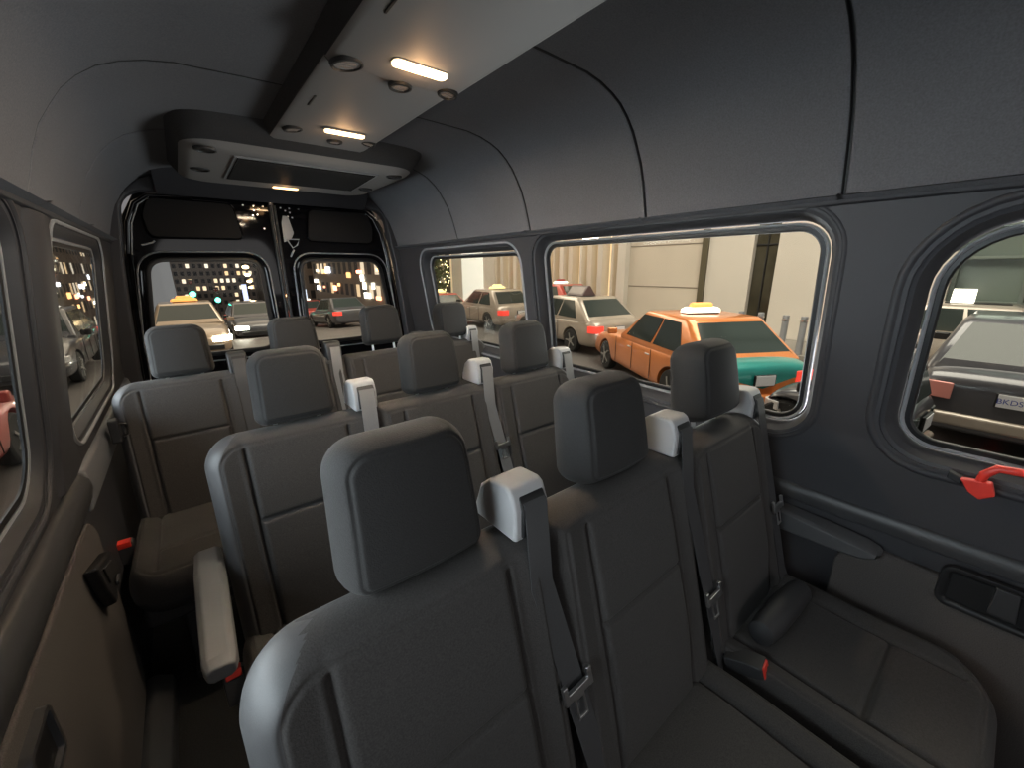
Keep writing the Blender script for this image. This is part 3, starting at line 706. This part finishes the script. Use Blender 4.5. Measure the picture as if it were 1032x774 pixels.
def carpaint(name, col, rough=.28, metal=.25): return mat('paint_'+name, col, rough, metal, coat=.7, big=.12, bigscale=1.5)
PAINT = dict(silver=carpaint('silver', (.42, .36, .30)), dark=carpaint('dark_grey', (.075, .075, .085)), orange=carpaint('orange', (.75, .24, .06)),
             teal=carpaint('teal', (.02, .28, .25)), red=carpaint('red', (.48, .07, .05)), white=carpaint('white', (.6, .57, .52)), beige=carpaint('bronze', (.36, .27, .19)))
TAIL = lit('tail_light_lit', (.85, .06, .04), .95); TAILW = mat('tail_light_clear', (.75, .30, .26), .2, coat=.5); HEADL = lit('head_light_lit', (1, .93, .78), 45); HEADOFF = mat('head_light_glass', (.7, .7, .7), .15, .3)
SIGNW = lit('roof_sign_lit_white', (1, .93, .80), 2.2); SIGNO = lit('roof_sign_lit_orange', (1, .40, .10), 1.15); SIGNY = lit('roof_sign_lit_yellow', (1, .78, .36), 1.5)
PLATE = mat('number_plate', (.80, .80, .82), .4); INK = mat('plate_ink', (.05, .08, .35), .5)

def car_body(L, Wd, H, hatch=False):
    """lofted lower body; x forward, y left, ground at z=0"""
    h = Wd/2; k = H/1.45
    st = [(-.5, .50, .30, .76), (-.495, .66, .26, .86), (-.47, .82, .22, .93), (-.42, .90, .20, .955), (-.30, .95, .20, .955), (-.15, 1.0, .20, .92), (0, 1.0, .20, .90), (.15, 1.0, .20, .90), (.24, .99, .20, .895), (.34, .96, .20, .86), (.43, .90, .20, .80), (.475, .82, .22, .72), (.495, .68, .26, .62), (.5, .52, .30, .56)]
    rings = []
    for x, wf, zb, zt in st:
        w = h*(.62+.38*wf); zt *= k; zb *= k; zm = zb+(zt-zb)*.55
        half = [(0, zb), (w*.80, zb), (w*.95, zb+.05), (w, zb+(zt-zb)*.3), (w, zm), (w*.975, zt-.14*k), (w*.93, zt-.05*k), (w*.82, zt-.008), (w*.4, zt+.012), (0, zt+.016)]
        rings.append([(x*L, yy, z) for yy, z in half]+[(x*L, -yy, z) for yy, z in half[-2:0:-1]])
    g = G(); g.loft(rings)
    fin_o = g.build('car_body', PAINT['silver'], smooth=True, subd=1)
    cut = []
    for x in (-.29*L, .31*L):
        for s in (-1, 1): cut.append(G().cyl((x, s*(h+.1), .33), (x, s*(h-.26), .33), .375, n=28).build('cutter', PAINT['silver'], smooth=False))
    boolean(fin_o, cut); me = fin_o.data; bpy.data.objects.remove(fin_o); return me

def cabin_dims(L, Wd, H, hatch):
    h = Wd/2; zb = .90*H/1.45
    bot = (-.44*L if not hatch else -.46*L, .17*L, h*.93); top = (-.30*L if not hatch else -.36*L, .02*L, h*.72)
    return zb, bot, top
def cabin_pt(dm, H, face, u, v, off):
    zb, b, t = dm
    bx0, bx1, bh = b; tx0, tx1, th = t
    C = {'side': ((bx0, bh, zb), (bx1, bh, zb), (tx1, th, H), (tx0, th, H)), 'rear': ((bx0, -bh, zb), (bx0, bh, zb), (tx0, th, H), (tx0, -th, H)),
         'front': ((bx1, bh, zb), (bx1, -bh, zb), (tx1, -th, H), (tx1, th, H))}[face]
    p = [Vector(c) for c in C]; q = (p[0]*(1-u)+p[1]*u)*(1-v)+(p[3]*(1-u)+p[2]*u)*v
    n = (p[1]-p[0]).cross(p[3]-p[0]).normalized()
    if face == 'side' and n.y < 0: n = -n
    if face == 'rear' and n.x > 0: n = -n
    if face == 'front' and n.x < 0: n = -n
    bulge = .05*math.sin(PI*min(max(u, 0), 1)) if face != 'side' else .0
    return q+n*(off+bulge*0)
def make_car(L=4.8, Wd=1.84, H=1.45, hatch=False):
    dm = cabin_dims(L, Wd, H, hatch); zb, b, t = dm
    P = {}
    P['car_body'] = car_body(L, Wd, H, hatch)
    g = G(); rings = []
    for (z, f) in ((zb-.06, 0), (zb+.02, .0), (H-.07, .88), (H-.015, .985), (H+.018, 1.12)):
        x0 = b[0]+(t[0]-b[0])*f; x1 = b[1]+(t[1]-b[1])*f; hh = b[2]+(t[2]-b[2])*f
        rings.append([(x, y, z) for x, y in rrect(x0, x1, -hh, hh, .12 if f < 1.1 else .1, 5)])
    g.loft(rings); P['car_cabin'] = g.mesh('car_cabin')
    def panel(face, quad, off=.012, mirror=False):
        # quad corners (u,v) subdivided, thick
        g = G(); N = 8
        pts = lambda o: [[cabin_pt(dm, H, face, *( (Vector(quad[0])*(1-i/N)+Vector(quad[1])*(i/N))*(1-j/N)+(Vector(quad[3])*(1-i/N)+Vector(quad[2])*(i/N))*(j/N) ), o) for i in range(N+1)] for j in range(N+1)]
        A, B = pts(off), pts(off-.02)
        if mirror:
            for K in (A, B):
                for r in K:
                    for i in range(len(r)): r[i] = Vector((r[i].x, -r[i].y, r[i].z))
        va = [[g.bm.verts.new(p) for p in r] for r in A]; vb = [[g.bm.verts.new(p) for p in r] for r in B]
        for j in range(N):
            for i in range(N):
                g.bm.faces.new((va[j][i], va[j][i+1], va[j+1][i+1], va[j+1][i])); g.bm.faces.new((vb[j][i], vb[j+1][i], vb[j+1][i+1], vb[j][i+1]))
        for e in [[(0, i) for i in range(N+1)], [(i, N) for i in range(N+1)], [(N, N-i) for i in range(N+1)], [(N-i, 0) for i in range(N+1)]]:
            for q in range(N):
                a, c = e[q], e[q+1]; g.bm.faces.new((va[a[0]][a[1]], vb[a[0]][a[1]], vb[c[0]][c[1]], va[c[0]][c[1]]))
        return g
    P['rear_window'] = panel('rear', ((.06, .06), (.94, .06), (.92, .92), (.08, .92))).mesh('rear_window')
    P['windscreen'] = panel('front', ((.05, .05), (.95, .05), (.94, .94), (.06, .94))).mesh('windscreen')
    for nm, mir in (('L', False), ('R', True)):
        P['sideA'+nm] = panel('side', ((.17, .08), (.50, .08), (.47, .90), (.16, .90)), mirror=mir).mesh('side_window')
        P['sideB'+nm] = panel('side', ((.53, .08), (.90, .08), (.93, .90), (.50, .90)), mirror=mir).mesh('side_window')
    g = G(); g.cyl((0, -.10, 0), (0, .10, 0), .325, n=36); P['wheel'] = g.mesh('wheel')
    g = G(); g.cyl((0, -.105, 0), (0, .105, 0), .07, n=16); g.cyl((0, -.085, 0), (0, .085, 0), .205, n=28)
    for k in range(5):
        a = 2*PI*k/5; g.box((.11*math.cos(a), 0, .11*math.sin(a)), (.21, .212, .035), Matrix.Rotation(-a, 3, 'Y'))
    P['rim'] = g.mesh('rim')
    return P, (L, Wd, H, dm)

def setmat(me, m):
    if not me.materials: me.materials.append(m)
def car(kit, name, label, loc, heading, paint, tail=TAIL, head=HEADOFF, sign=None, cat='car', group=None, trunk=None, plate=None, deep=True):
    P, (L, Wd, H, dm) = kit
    t = thing(name, label, cat, loc, R(90-heading), group)
    def part(nm, me, m, p=(0, 0, 0), par=t, ang=35, bevel=0, objmat=True):
        setmat(me, m)
        if nm not in ('car_body',): me.shade_smooth(); me.set_sharp_from_angle(angle=R(ang))
        o = bpy.data.objects.new(nm, me); COL.objects.link(o); o.parent = par; o.location = p
        o.material_slots[0].link = 'OBJECT'; o.material_slots[0].material = m
        if bevel: bb = o.modifiers.new('b', 'BEVEL'); bb.width = bevel; bb.segments = 2; bb.limit_method = 'ANGLE'
        return o
    bme = P['car_body']
    if trunk:
        setmat(bme, paint); bme = bme.copy(); bme.materials.append(trunk)
        for p in bme.polygons:
            if p.center.x < -.40*L and p.center.z > .66*H/1.45 and abs(p.center.y) < Wd*.47: p.material_index = 1
    part('car_body', bme, paint); part('car_roof', P['car_cabin'], paint, ang=50)
    part('rear_window', P['rear_window'], MT['carglass']); part('windscreen', P['windscreen'], MT['carglass'])
    for k in ('sideAL', 'sideBL', 'sideAR', 'sideBR'): part('side_window', P[k], MT['carglass'])
    for x in (-.29*L, .31*L):
        for s in (-1, 1):
            w = part('wheel', P['wheel'], MT['tyre'], (x, s*(Wd/2-.13), .325), bevel=.03); part('rim', P['rim'], MT['rim'], (0, s*.012, 0), w)
    h = Wd/2; k = H/1.45
    for s in (-1, 1):
        g = G(); zz = .70*k
        g.loft([[(-.5*L+dx, s*(h*f), zz+dz*k) for f, dz in ((f0, -.09), (f1, -.08), (f1, .10), (f0, .10))] for dx, f0, f1 in ((-.012, .56, .80), (.06, .60, .915), (.20, .80, .985))])
        g.build('tail_light', tail, t, bevel=.015)
        g = G(); zz = .60*k
        g.loft([[(.5*L-dx, s*(h*f), zz+dz*k) for f, dz in ((f0, -.07), (f1, -.06), (f1, .07), (f0, .07))] for dx, f0, f1 in ((-.006, .46, .78), (.07, .50, .90), (.20, .80, .972))])
        g.build('head_light', head, t, bevel=.015)
        if deep:
            g = G(); g.box((.17*L, s*(h+.10), .98*k), (.10, .20, .13)); g.build('door_mirror', MT['rubber'] if paint in (PAINT['dark'], PAINT['silver']) else paint, t, bevel=.03)
            g = G(); 
            for xx in (.17, .005, -.155): g.box((xx*L, s*(h+.001), .60*k), (.008, .010, .52*k))
            g.build('door_seams', MT['rubber'], t, smooth=False)
            g = G()
            for xx in (.03, -.13): g.box((xx*L, s*(h+.006), .76*k), (.15, .02, .025))
            g.build('door_handles', MT['chrome'], t, bevel=.006)
    if deep:
        g = G(); g.box((-.5*L-.012, 0, .40*k), (.10, Wd*.80, .16)); g.build('rear_bumper', paint if paint != PAINT['dark'] else PAINT['silver'], t, bevel=.045)
        g = G(); g.box((.5*L+.0, 0, .38*k), (.08, Wd*.72, .14)); g.build('front_bumper', MT['rubber'], t, bevel=.03)
        g = G(); g.box((-.5*L-.02, 0, .69*k), (.03, .34, .17)); pl = g.build('plate_mount', MT['rubber'], t, bevel=.006)
        g = G(); g.box((-.5*L-.037, 0, .69*k), (.008, .305, .152)); g.build('number_plate', PLATE, pl, bevel=.003)
        if plate:
            cu = bpy.data.curves.new('plate_text', 'FONT'); cu.body = plate; cu.size = .085; cu.align_x = 'CENTER'; cu.align_y = 'CENTER'; cu.extrude = .001
            tmp = bpy.data.objects.new('plate_text', cu); COL.objects.link(tmp); dg = bpy.context.evaluated_depsgraph_get()
            me = bpy.data.meshes.new_from_object(tmp.evaluated_get(dg)); bpy.data.objects.remove(tmp)
            me.materials.clear(); me.materials.append(INK); o = bpy.data.objects.new('plate_text', me); COL.objects.link(o); o.parent = pl
            o.location = (-.5*L-.042, 0, .685*k); o.rotation_euler = (PI/2, 0, -PI/2)
    xr = (dm[2][0]+dm[2][1])/2; zr = H+.015
    if sign in ('dome', 'yellow', 'white', 'orange', 'redtop'):
        base = {'dome': SIGNW, 'yellow': SIGNY, 'white': SIGNW, 'orange': SIGNO, 'redtop': SIGNW}[sign]
        G().box((xr, 0, zr+.012), (.22, .60, .03)).build('sign_base', MT['rubber'], t, bevel=.008)
        g = G(); g.loft([[(xr+a, y, zr+z) for a, y in rrect(-w, w, -l, l, w*.6, 4)] for w, l, z in ((.12, .35, .028), (.12, .34, .08), (.08, .28, .115))]); g.build('sign_lamp', base, t, ang=50)
        if sign in ('dome', 'orange', 'redtop', 'yellow'):
            top = {'dome': SIGNO, 'orange': SIGNO, 'redtop': mat('sign_red', (.45, .03, .03), .5), 'yellow': SIGNY}[sign]
            g = G(); g.loft([[(xr+a, y, zr+z) for a, y in rrect(-w, w, -l, l, w*.6, 4)] for w, l, z in ((.07, .21, .112), (.065, .20, .17), (.04, .17, .195))]); g.build('sign_top', top, t, ang=50)
    if sign == 'ad' or sign == 'adlit':
        m = MT['rubber'] if sign == 'ad' else SIGNW
        g = G(); g.prism([(-.24, zr+.02), (.24, zr+.02), (.03, zr+.30), (-.03, zr+.30)], xr-.30, xr+(.55 if sign == 'ad' else .05), 'x'); g.build('roof_advert', m if sign == 'adlit' else mat('advert_dark', (.10, .06, .06), .4), t, bevel=.01)
        for s in ((-1, 1) if sign == 'ad' else ()):
            n = Vector((0, s*.28, .21)).normalized(); c = Vector((xr+.125, s*.135, zr+.16))+n*.006
            G().box(c, (.74, .24, .006), Matrix.Rotation(-s*math.atan2(.28, .21)+0, 3, 'X')).build('advert_panel', SIGNW if sign == 'adlit' else mat('advert_face', (.20, .15, .13), .3), t)
        G().box((xr+.1, 0, zr+.008), (.95, .40, .025)).build('advert_rack', MT['rubber'], t, bevel=.005)
    return t

SED = make_car(4.75, 1.86, 1.47); SMALL = make_car(1.45, 1.0, 1.35, True); BIG = make_car(4.6, 1.86, 1.6)
def ref(rw, heading, kit):      # centre on the ground from the left rear wheel's contact point
    L, Wd = kit[1][0], kit[1][1]; a = R(heading); hx, hy = math.sin(a), math.cos(a)
    return (rw[0]+hx*.29*L+hy*(Wd/2-.1), rw[1]+hy*.29*L-hx*(Wd/2-.1), gz(rw[1]+1))
TX = 'queued taxis and cars along the kerb'
car(SED, 'taxi', 'orange taxi with teal boot lid and glowing roof sign behind the large side window', ref((5.6, 2.92), 30, SED), 30, PAINT['orange'], sign='dome', cat='taxi', trunk=PAINT['teal'])
car(SED, 'taxi', 'silver taxi with a dark triangular advert box on its roof, ahead of the orange taxi', ref((7.85, 7.3), 13, SED), 13, PAINT['silver'], sign='ad', cat='taxi')
car(SED, 'taxi', 'red taxi with red topped white roof sign at the left edge of the side window', (12.4, 12.9, GZ+.14), 5, PAINT['red'], sign='redtop', cat='taxi')
car(SED, 'taxi', 'silver taxi with yellow roof sign, nearest in the small rear side window', (9.5, 13.6, GZ), 6, PAINT['silver'], sign='yellow', cat='taxi')
car(SED, 'taxi', 'red taxi with yellow roof sign, farthest in the small rear side window', (9.75, 19.0, gz(19)), 2, PAINT['red'], sign='yellow', cat='taxi')
for i, (x, y, pn, sg, lb) in enumerate(((5.75, 22.5, 'dark', None, 'dark car nearest in the parked row seen through the right back door'),
        (5.35, 28.5, 'red', 'white', 'red taxi with small white roof sign, second in the row beyond the back door'),
        (5.0, 34.5, 'dark', None, 'dark car third in the parked row beyond the right back door'),
        (4.7, 41, 'beige', None, 'bronze car fourth in the parked row beyond the right back door'),
        (4.5, 48, 'red', None, 'red car at the far end of the parked row beyond the right back door'))):
    o = car(SED, 'car' if sg is None else 'taxi', lb, (x, y, gz(y)), -3, PAINT[pn], sign=sg, cat='car' if sg is None else 'taxi', deep=False); o.rotation_euler.x = 0
    o.rotation_euler = (0, R(4.3), R(93))
car(SMALL, 'compact_car', 'small dark car with black door mirror nosing in behind the orange taxi', (5.62, .66, GZ), 4, PAINT['dark'], tail=MT['carglass'], cat='car')
car(BIG, 'sedan', 'dark grey sedan with white number plate seen through the front right window', (9.0, -.72, GZ), 91, PAINT['dark'], tail=TAILW, cat='car', plate='BKDS-87')
car(SED, 'taxi', 'grey taxi with lit white pyramid roof sign beyond the dark grey sedan', (12.55, -.45, GZ+.0), 178, PAINT['silver'], sign='adlit', cat='taxi')
# behind the van
car(SED, 'taxi', 'bronze taxi facing the van with glowing orange roof sign behind the left back door', (-.55, 15.7, gz(15.7)), 180, PAINT['beige'], head=HEADL, sign='orange', cat='taxi')
car(SED, 'car', 'dark car with dazzling headlights further back in the right hand lane', (1.75, 21.5, gz(21.5)), 180, PAINT['dark'], head=HEADL)
car(SED, 'car', 'red car far down the road behind the back doors with lit tail lights', (3.0, 36, gz(36)), 0, PAINT['red'], deep=False).rotation_euler = (0, R(4.3), R(90))
# left side
car(SED, 'taxi', 'dark red taxi beside the left front window with bright reflections on its flank', (-3.4, 5.6, GZ), 2, PAINT['red'], sign='dome', cat='taxi')
car(SED, 'taxi', 'dark taxi with glowing white and orange roof sign seen through the left rear window', (-3.45, 13.6, GZ), 180, PAINT['dark'], sign='dome', cat='taxi')
car(BIG, 'car', 'dark grey car standing at the far left kerb beyond the left windows', (-7.4, 19, gz(19)), 180, PAINT['dark'], cat='car')

# ---- buildings
STONE = mat('facade_stone', (.62, .55, .46), .55, noise=.05, nscale=30, big=.06, bigscale=.6)
STONE2 = mat('facade_stone_pale', (.66, .61, .54), .5, big=.08, bigscale=.4)
DARKW = mat('facade_dark_glass', (.05, .045, .03), .15, noise=.5, nscale=1.2)
LITW = lit('lit_lobby', (1, .80, .52), .62); LITP = lit('lit_lobby_pale', (.85, 1, .88), .42); LITA = lit('lit_awning_bulbs', (1, .72, .35), 6)
def fac_mat(name, base, lo, sx, sz, frac, es):
    """stone facade with a grid of windows, some of them lit"""
    m = bpy.data.materials.new(name); m.use_nodes = True; nt = m.node_tree; b = nt.nodes['Principled BSDF']; b.inputs['Roughness'].default_value = .5
    N = nt.nodes.new; L_ = nt.links.new
    tc = N('ShaderNodeTexCoord'); sp = N('ShaderNodeSeparateXYZ'); L_(tc.outputs['Object'], sp.inputs[0])
    def math_(op, a, bb=None):
        q = N('ShaderNodeMath'); q.operation = op
        for i, v in enumerate((a, bb)):
            if v is None: continue
            if isinstance(v, (int, float)): q.inputs[i].default_value = v
            else: L_(v, q.inputs[i])
        return q.outputs[0]
    ysc = math_('DIVIDE', math_('ADD', sp.outputs[1], sp.outputs[0]), sx); zsc = math_('DIVIDE', sp.outputs[2], sz)
    fy, fz = math_('FRACT', ysc), math_('FRACT', zsc)
    inside = math_('MULTIPLY', math_('MULTIPLY', math_('GREATER_THAN', fy, .22), math_('LESS_THAN', fy, .78)), math_('MULTIPLY', math_('GREATER_THAN', fz, .25), math_('LESS_THAN', fz, .8)))
    cb = N('ShaderNodeCombineXYZ'); L_(math_('FLOOR', ysc), cb.inputs[0]); L_(math_('FLOOR', zsc), cb.inputs[1])
    wn_ = N('ShaderNodeTexWhiteNoise'); wn_.noise_dimensions = '3D'; L_(cb.outputs[0], wn_.inputs['Vector'])
    on = math_('MULTIPLY', inside, math_('LESS_THAN', wn_.outputs['Value'], frac))
    mx = N('ShaderNodeMix'); mx.data_type = 'RGBA'; mx.inputs[6].default_value = (*base, 1); mx.inputs[7].default_value = (.03, .03, .035, 1); L_(inside, mx.inputs[0]); L_(mx.outputs[2], b.inputs['Base Color'])
    hs = N('ShaderNodeMix'); hs.data_type = 'RGBA'; hs.inputs[6].default_value = (1, .62, .30, 1); hs.inputs[7].default_value = (1, .92, .78, 1); L_(wn_.outputs['Color'], hs.inputs[0])
    L_(hs.outputs[2], b.inputs['Emission Color']); L_(math_('MULTIPLY', on, es), b.inputs['Emission Strength'])
    return m
FA = fac_mat('facade_lit_a', (.30, .24, .19), 0, 1.9, 2.3, .32, 1.0); FB = fac_mat('facade_lit_b', (.26, .21, .18), 0, 1.5, 2.1, .28, 1.5)

# hotel front on the right
X0 = 13.6
h = thing('hotel_building', 'pale stone hotel front with dark window and tall columns behind the taxis', 'building', (X0, 5, GZ))
def hp(name, y0, y1, z0, z1, m, dep=.5, xo=0, lab=None):
    return G().box((xo+dep/2, (y0+y1)/2-5, (z0+z1)/2), (dep, abs(y1-y0), z1-z0)).build(name, m, h, bevel=.01)
hp('stone_wall', 5.12, 6.52, 0, 14, STONE2, .5); hp('stone_wall', 6.72, 9.75, 0, 14, STONE, .5, .12); hp('stone_wall', 3.0-2.3, 4.44, 0, 14, STONE2, .5)
hp('stone_pilaster', 9.75, 10.15, 0, 14, STONE2, .7, -.15)
hp('dark_window', 4.44, 5.12, 0, 14, DARKW, .3, .2); hp('dark_column', 6.52, 6.72, 0, 14, mat('column_dark', (.10, .085, .05), .5), .3, -.1)
for z in (1.55, 3.05): hp('wall_joint', 6.74, 9.73, z, z+.035, mat('joint', (.25, .21, .17), .7), .05, .10)
for z in (2.9, 5.8): hp('window_transom', 4.44, 5.12, z, z+.05, MT['rubber'], .06, .16)
hp('window_mullion', 4.76, 4.80, 0, 14, MT['rubber'], .06, .15)
hp('lit_lobby', 10.15, 18.8, 0, 14, LITW, .3, .6)
for k in range(15):
    y = 10.5+k*.58; hp('facade_fin', y, y+(.26 if k % 3 else .12), 0, 14, STONE2 if k % 2 else STONE, .5, .05)
hp('wall_sconce', 11.3, 12.1, 3.4, 3.52, lit('sconce', (1, .9, .72), 4), .1, -.1)
hp('stone_wall', 18.8, 23.2, 0, 14, STONE2, .5); hp('stone_wall', 23.2, 34, 3.6, 14, STONE, .5)
hp('shop_window', 23.2, 34, 0, 3.6, LITW, .2, .6)
hp('dark_window', 24.6, 27.4, 0, 3.4, DARKW, .2, .3); hp('shop_door', 19.9, 22.2, .2, 3.3, lit('shop_door_glass', (.95, .95, .88), .6), .1, -.05)
for k in range(7): hp('shop_pillar', 23.2+k*1.7, 23.5+k*1.7, 0, 3.6, STONE2, .5)
hp('canopy', 20, 27, 3.75+1.7, 3.95+1.7, MT['rubber'], 1.0, -1.0)
g = G()
for k in range(16): g.sph((-1.0, 20.2+k*.42-5, 3.70+1.7), .06, n=8)
g.build('canopy_bulbs', LITA, h)
# glazed wing seen through the front right window
hp('glazed_wing', -9, .70, 3.1, 14, LITP, .3, .5); hp('glazed_wing', -9, .70, 0, 3.1, mat('glass_low', (.18, .22, .19), .2), .3, .5)
for k in range(8): hp('glazing_mullion', .62-k*1.1, .70-k*1.1, 0, 14, mat('mullion', (.16, .19, .17), .4), .25, .22)
for z in (1.4, 2.4, 3.1): hp('glazing_transom', -9, .70, z, z+.06, mat('transom', (.20, .24, .21), .4), .2, .25)

def block(name, label, x0, x1, y0, y1, hgt, m, lit_y):
    t = thing(name, label, 'building', ((x0+x1)/2, (y0+y1)/2, gz((y0+y1)/2)-3)); cx, cy = (x0+x1)/2, (y0+y1)/2
    G().box((0, 0, hgt/2), (x1-x0, y1-y0, hgt)).build('building_wall', m, t, smooth=False)
    G().box((0, 0, hgt+.2), (x1-x0+.6, y1-y0+.6, .4)).build('roof_cornice', STONE, t, smooth=False)
    xs = (x1-x0)/2+.06 if x1 < 0 else -(x1-x0)/2-.06
    for k in range(lit_y):
        y = (random.random()-.5)*(y1-y0)*.92; z = 3+random.uniform(2.2, 6.5); c = random.choice([(1, .85, .6), (1, .95, .85), (1, .5, .2), (.9, .9, 1), (1, .35, .2)])
        G().box((xs, y, z), (.15, random.uniform(.3, 1.6), random.uniform(.25, .7))).build('sign_lamp', lit('shop_sign', c, random.uniform(2, 7)), t, smooth=False)
    return t
block('office_block', 'brown office block with lit windows along the left kerb beside the van', -26, -13.6, -12, 24, 30, FA, 12)
block('office_block', 'dark office block with many small lights behind the left back door window', -24, -12.5, 26, 52, 34, FB, 26)
block('office_block', 'far brown block beyond the traffic lights on the left of the road', -22, -10.5, 55, 96, 30, FA, 24)
block('office_block', 'pale columned block behind the parked cars in the right back door window', 14, 28, 36, 62, 26, FA, 16)
block('office_block', 'distant block on the right of the road past the parked row', 13.5, 26, 65, 110, 32, FB, 20)
block('office_block', 'hazy tower closing the far end of the street', -2, 30, 150, 175, 40, FB, 0)
# street lamps down the road
def lamp_post(first, x, y, hgt, label):
    if first is None:
        t = thing('street_lamp', label, 'street lamp', (x, y, gz(y)), 0, 'street lamps receding down the road')
        G().cyl((0, 0, 0), (0, 0, 1), .09, .05).build('pole', MT['shell'], t); 
        return t
for i, (x, y, hgt) in enumerate(((5.3, 44, 7.0), (6.6, 55, 6.9), (8.1, 68, 6.8), (9.7, 82, 6.7), (11.8, 100, 6.6), (14.5, 124, 6.4))):
    t = thing('street_lamp', ('nearest', 'second', 'third', 'fourth', 'fifth', 'farthest')[i]+' of the glowing street lamps receding through the left back door window', 'street lamp', (x, y, gz(y)), 0, 'street lamps receding down the road')
    G().cyl((0, 0, 0), (0, 0, hgt), .10, .06).build('pole', MT['shell'], t)
    G().tube([(0, 0, hgt), (-.3, 0, hgt+.15), (-1.1, 0, hgt+.15)], .05).build('arm', MT['shell'], t)
    G().sph((-1.2, 0, hgt+.05), .30+.1*i/5, (1.2, 1, .7)).build('lamp_head', lit('street_bulb', (1, .70, .38), 14), t)
for i, (x, y, z, lb) in enumerate(((-.05, 33, .0, 'left traffic light showing green over the road behind the van'), (1.35, 36, -.6, 'right traffic light showing green over the road behind the van'))):
    t = thing('traffic_light', lb, 'traffic light', (x, y, gz(y)))
    zt = z-gz(y)
    G().cyl((0, 0, 0), (0, 0, zt+.9), .06).build('pole', MT['shell'], t); G().box((0, -.12, zt+.35), (.36, .22, 1.1)).build('signal_housing', MT['shell'], t, bevel=.03)
    G().sph((0, -.24, zt), .17, (1, .4, 1)).build('green_lamp', lit('signal_green', (.10, .95, .62), 9), t)
    G().sph((0, -.24, zt+.7), .11, (1, .4, 1)).build('red_lamp', mat('signal_off', (.1, .02, .02), .4), t)
# bollards on the hotel pavement
for i, (x, y, lb) in enumerate(((11.5, 4.35, 'leftmost steel bollard just above the boot of the orange taxi'), (11.5, 3.85, 'second steel bollard from the left by the dark hotel window'), (11.3, 3.20, 'third steel bollard from the left on the hotel pavement'), (11.3, 2.80, 'rightmost steel bollard at the end of the hotel pavement row'))):
    t = thing('bollard', lb, 'bollard', (x, y, GZ+.14), 0, 'steel bollards on the hotel pavement')
    G().cyl((0, 0, 0), (0, 0, .95), .075, n=20).build('post', MT['trimgrey'], t, bevel=.01); G().cyl((0, 0, .82), (0, 0, .86), .082, n=20).build('band', MT['chrome'], t)
# small trees wrapped in fairy lights by the hotel shop
for i, (x, y, lb) in enumerate(((12.4, 27.5, 'left potted tree wrapped in fairy lights by the hotel shop'), (12.4, 24.3, 'right potted tree wrapped in fairy lights by the hotel shop'))):
    t = thing('potted_tree', lb, 'tree', (x, y, gz(y)+.14), 0, 'fairy light trees by the hotel')
    G().cyl((0, 0, 0), (0, 0, .6), .28, .36).build('pot', MT['shell'], t); G().cyl((0, 0, .5), (0, 0, 2), .07, .05).build('trunk', PAINT['beige'], t)
    g = G()
    for k in range(420):
        a, b_, rr = random.uniform(0, 2*PI), random.uniform(-1, 1), random.uniform(.5, 1)**.5*1.25; q = math.sqrt(1-b_*b_)
        c = Vector((rr*q*math.cos(a), rr*q*math.sin(a), 2.6+rr*b_*1.2)); g.box(c, (.22, .14, .01), Matrix.Rotation(random.uniform(0, 6), 3, (random.random(), random.random(), random.random()+.1)))
    g.build('foliage', mat('leaf', (.07, .09, .03), .6), t, smooth=False)
    g = G()
    for k in range(90):
        a, b_ = random.uniform(0, 2*PI), random.uniform(-1, 1); q = math.sqrt(1-b_*b_); g.sph((1.28*q*math.cos(a), 1.28*q*math.sin(a), 2.6+b_*1.5), .035, n=6)
    tag(g.build('fairy_lights', lit('fairy_bulb', (1, .78, .4), 7), t), None, kind='stuff')

for x, y, z, hh, c, lb in ((10.3, 108, -3.6, 4.2, (.62, .66, 1), 'tall bluish lit sign right of the street lamps in the left back door window'),
        (10.0, 50, -1.5, 1.7, (.75, .82, 1), 'small blue white lit sign at the left of the right back door window')):
    t = thing('street_sign', lb, 'sign', (x, y, gz(y)))
    G().cyl((0, 0, 0), (0, 0, z-gz(y)), .07).build('pole', MT['shell'], t)
    G().box((0, 0, z-gz(y)), (.9 if y > 100 else .6, .25, hh)).build('sign_box', lit('sign_blue', c, 1.6), t, bevel=.03)
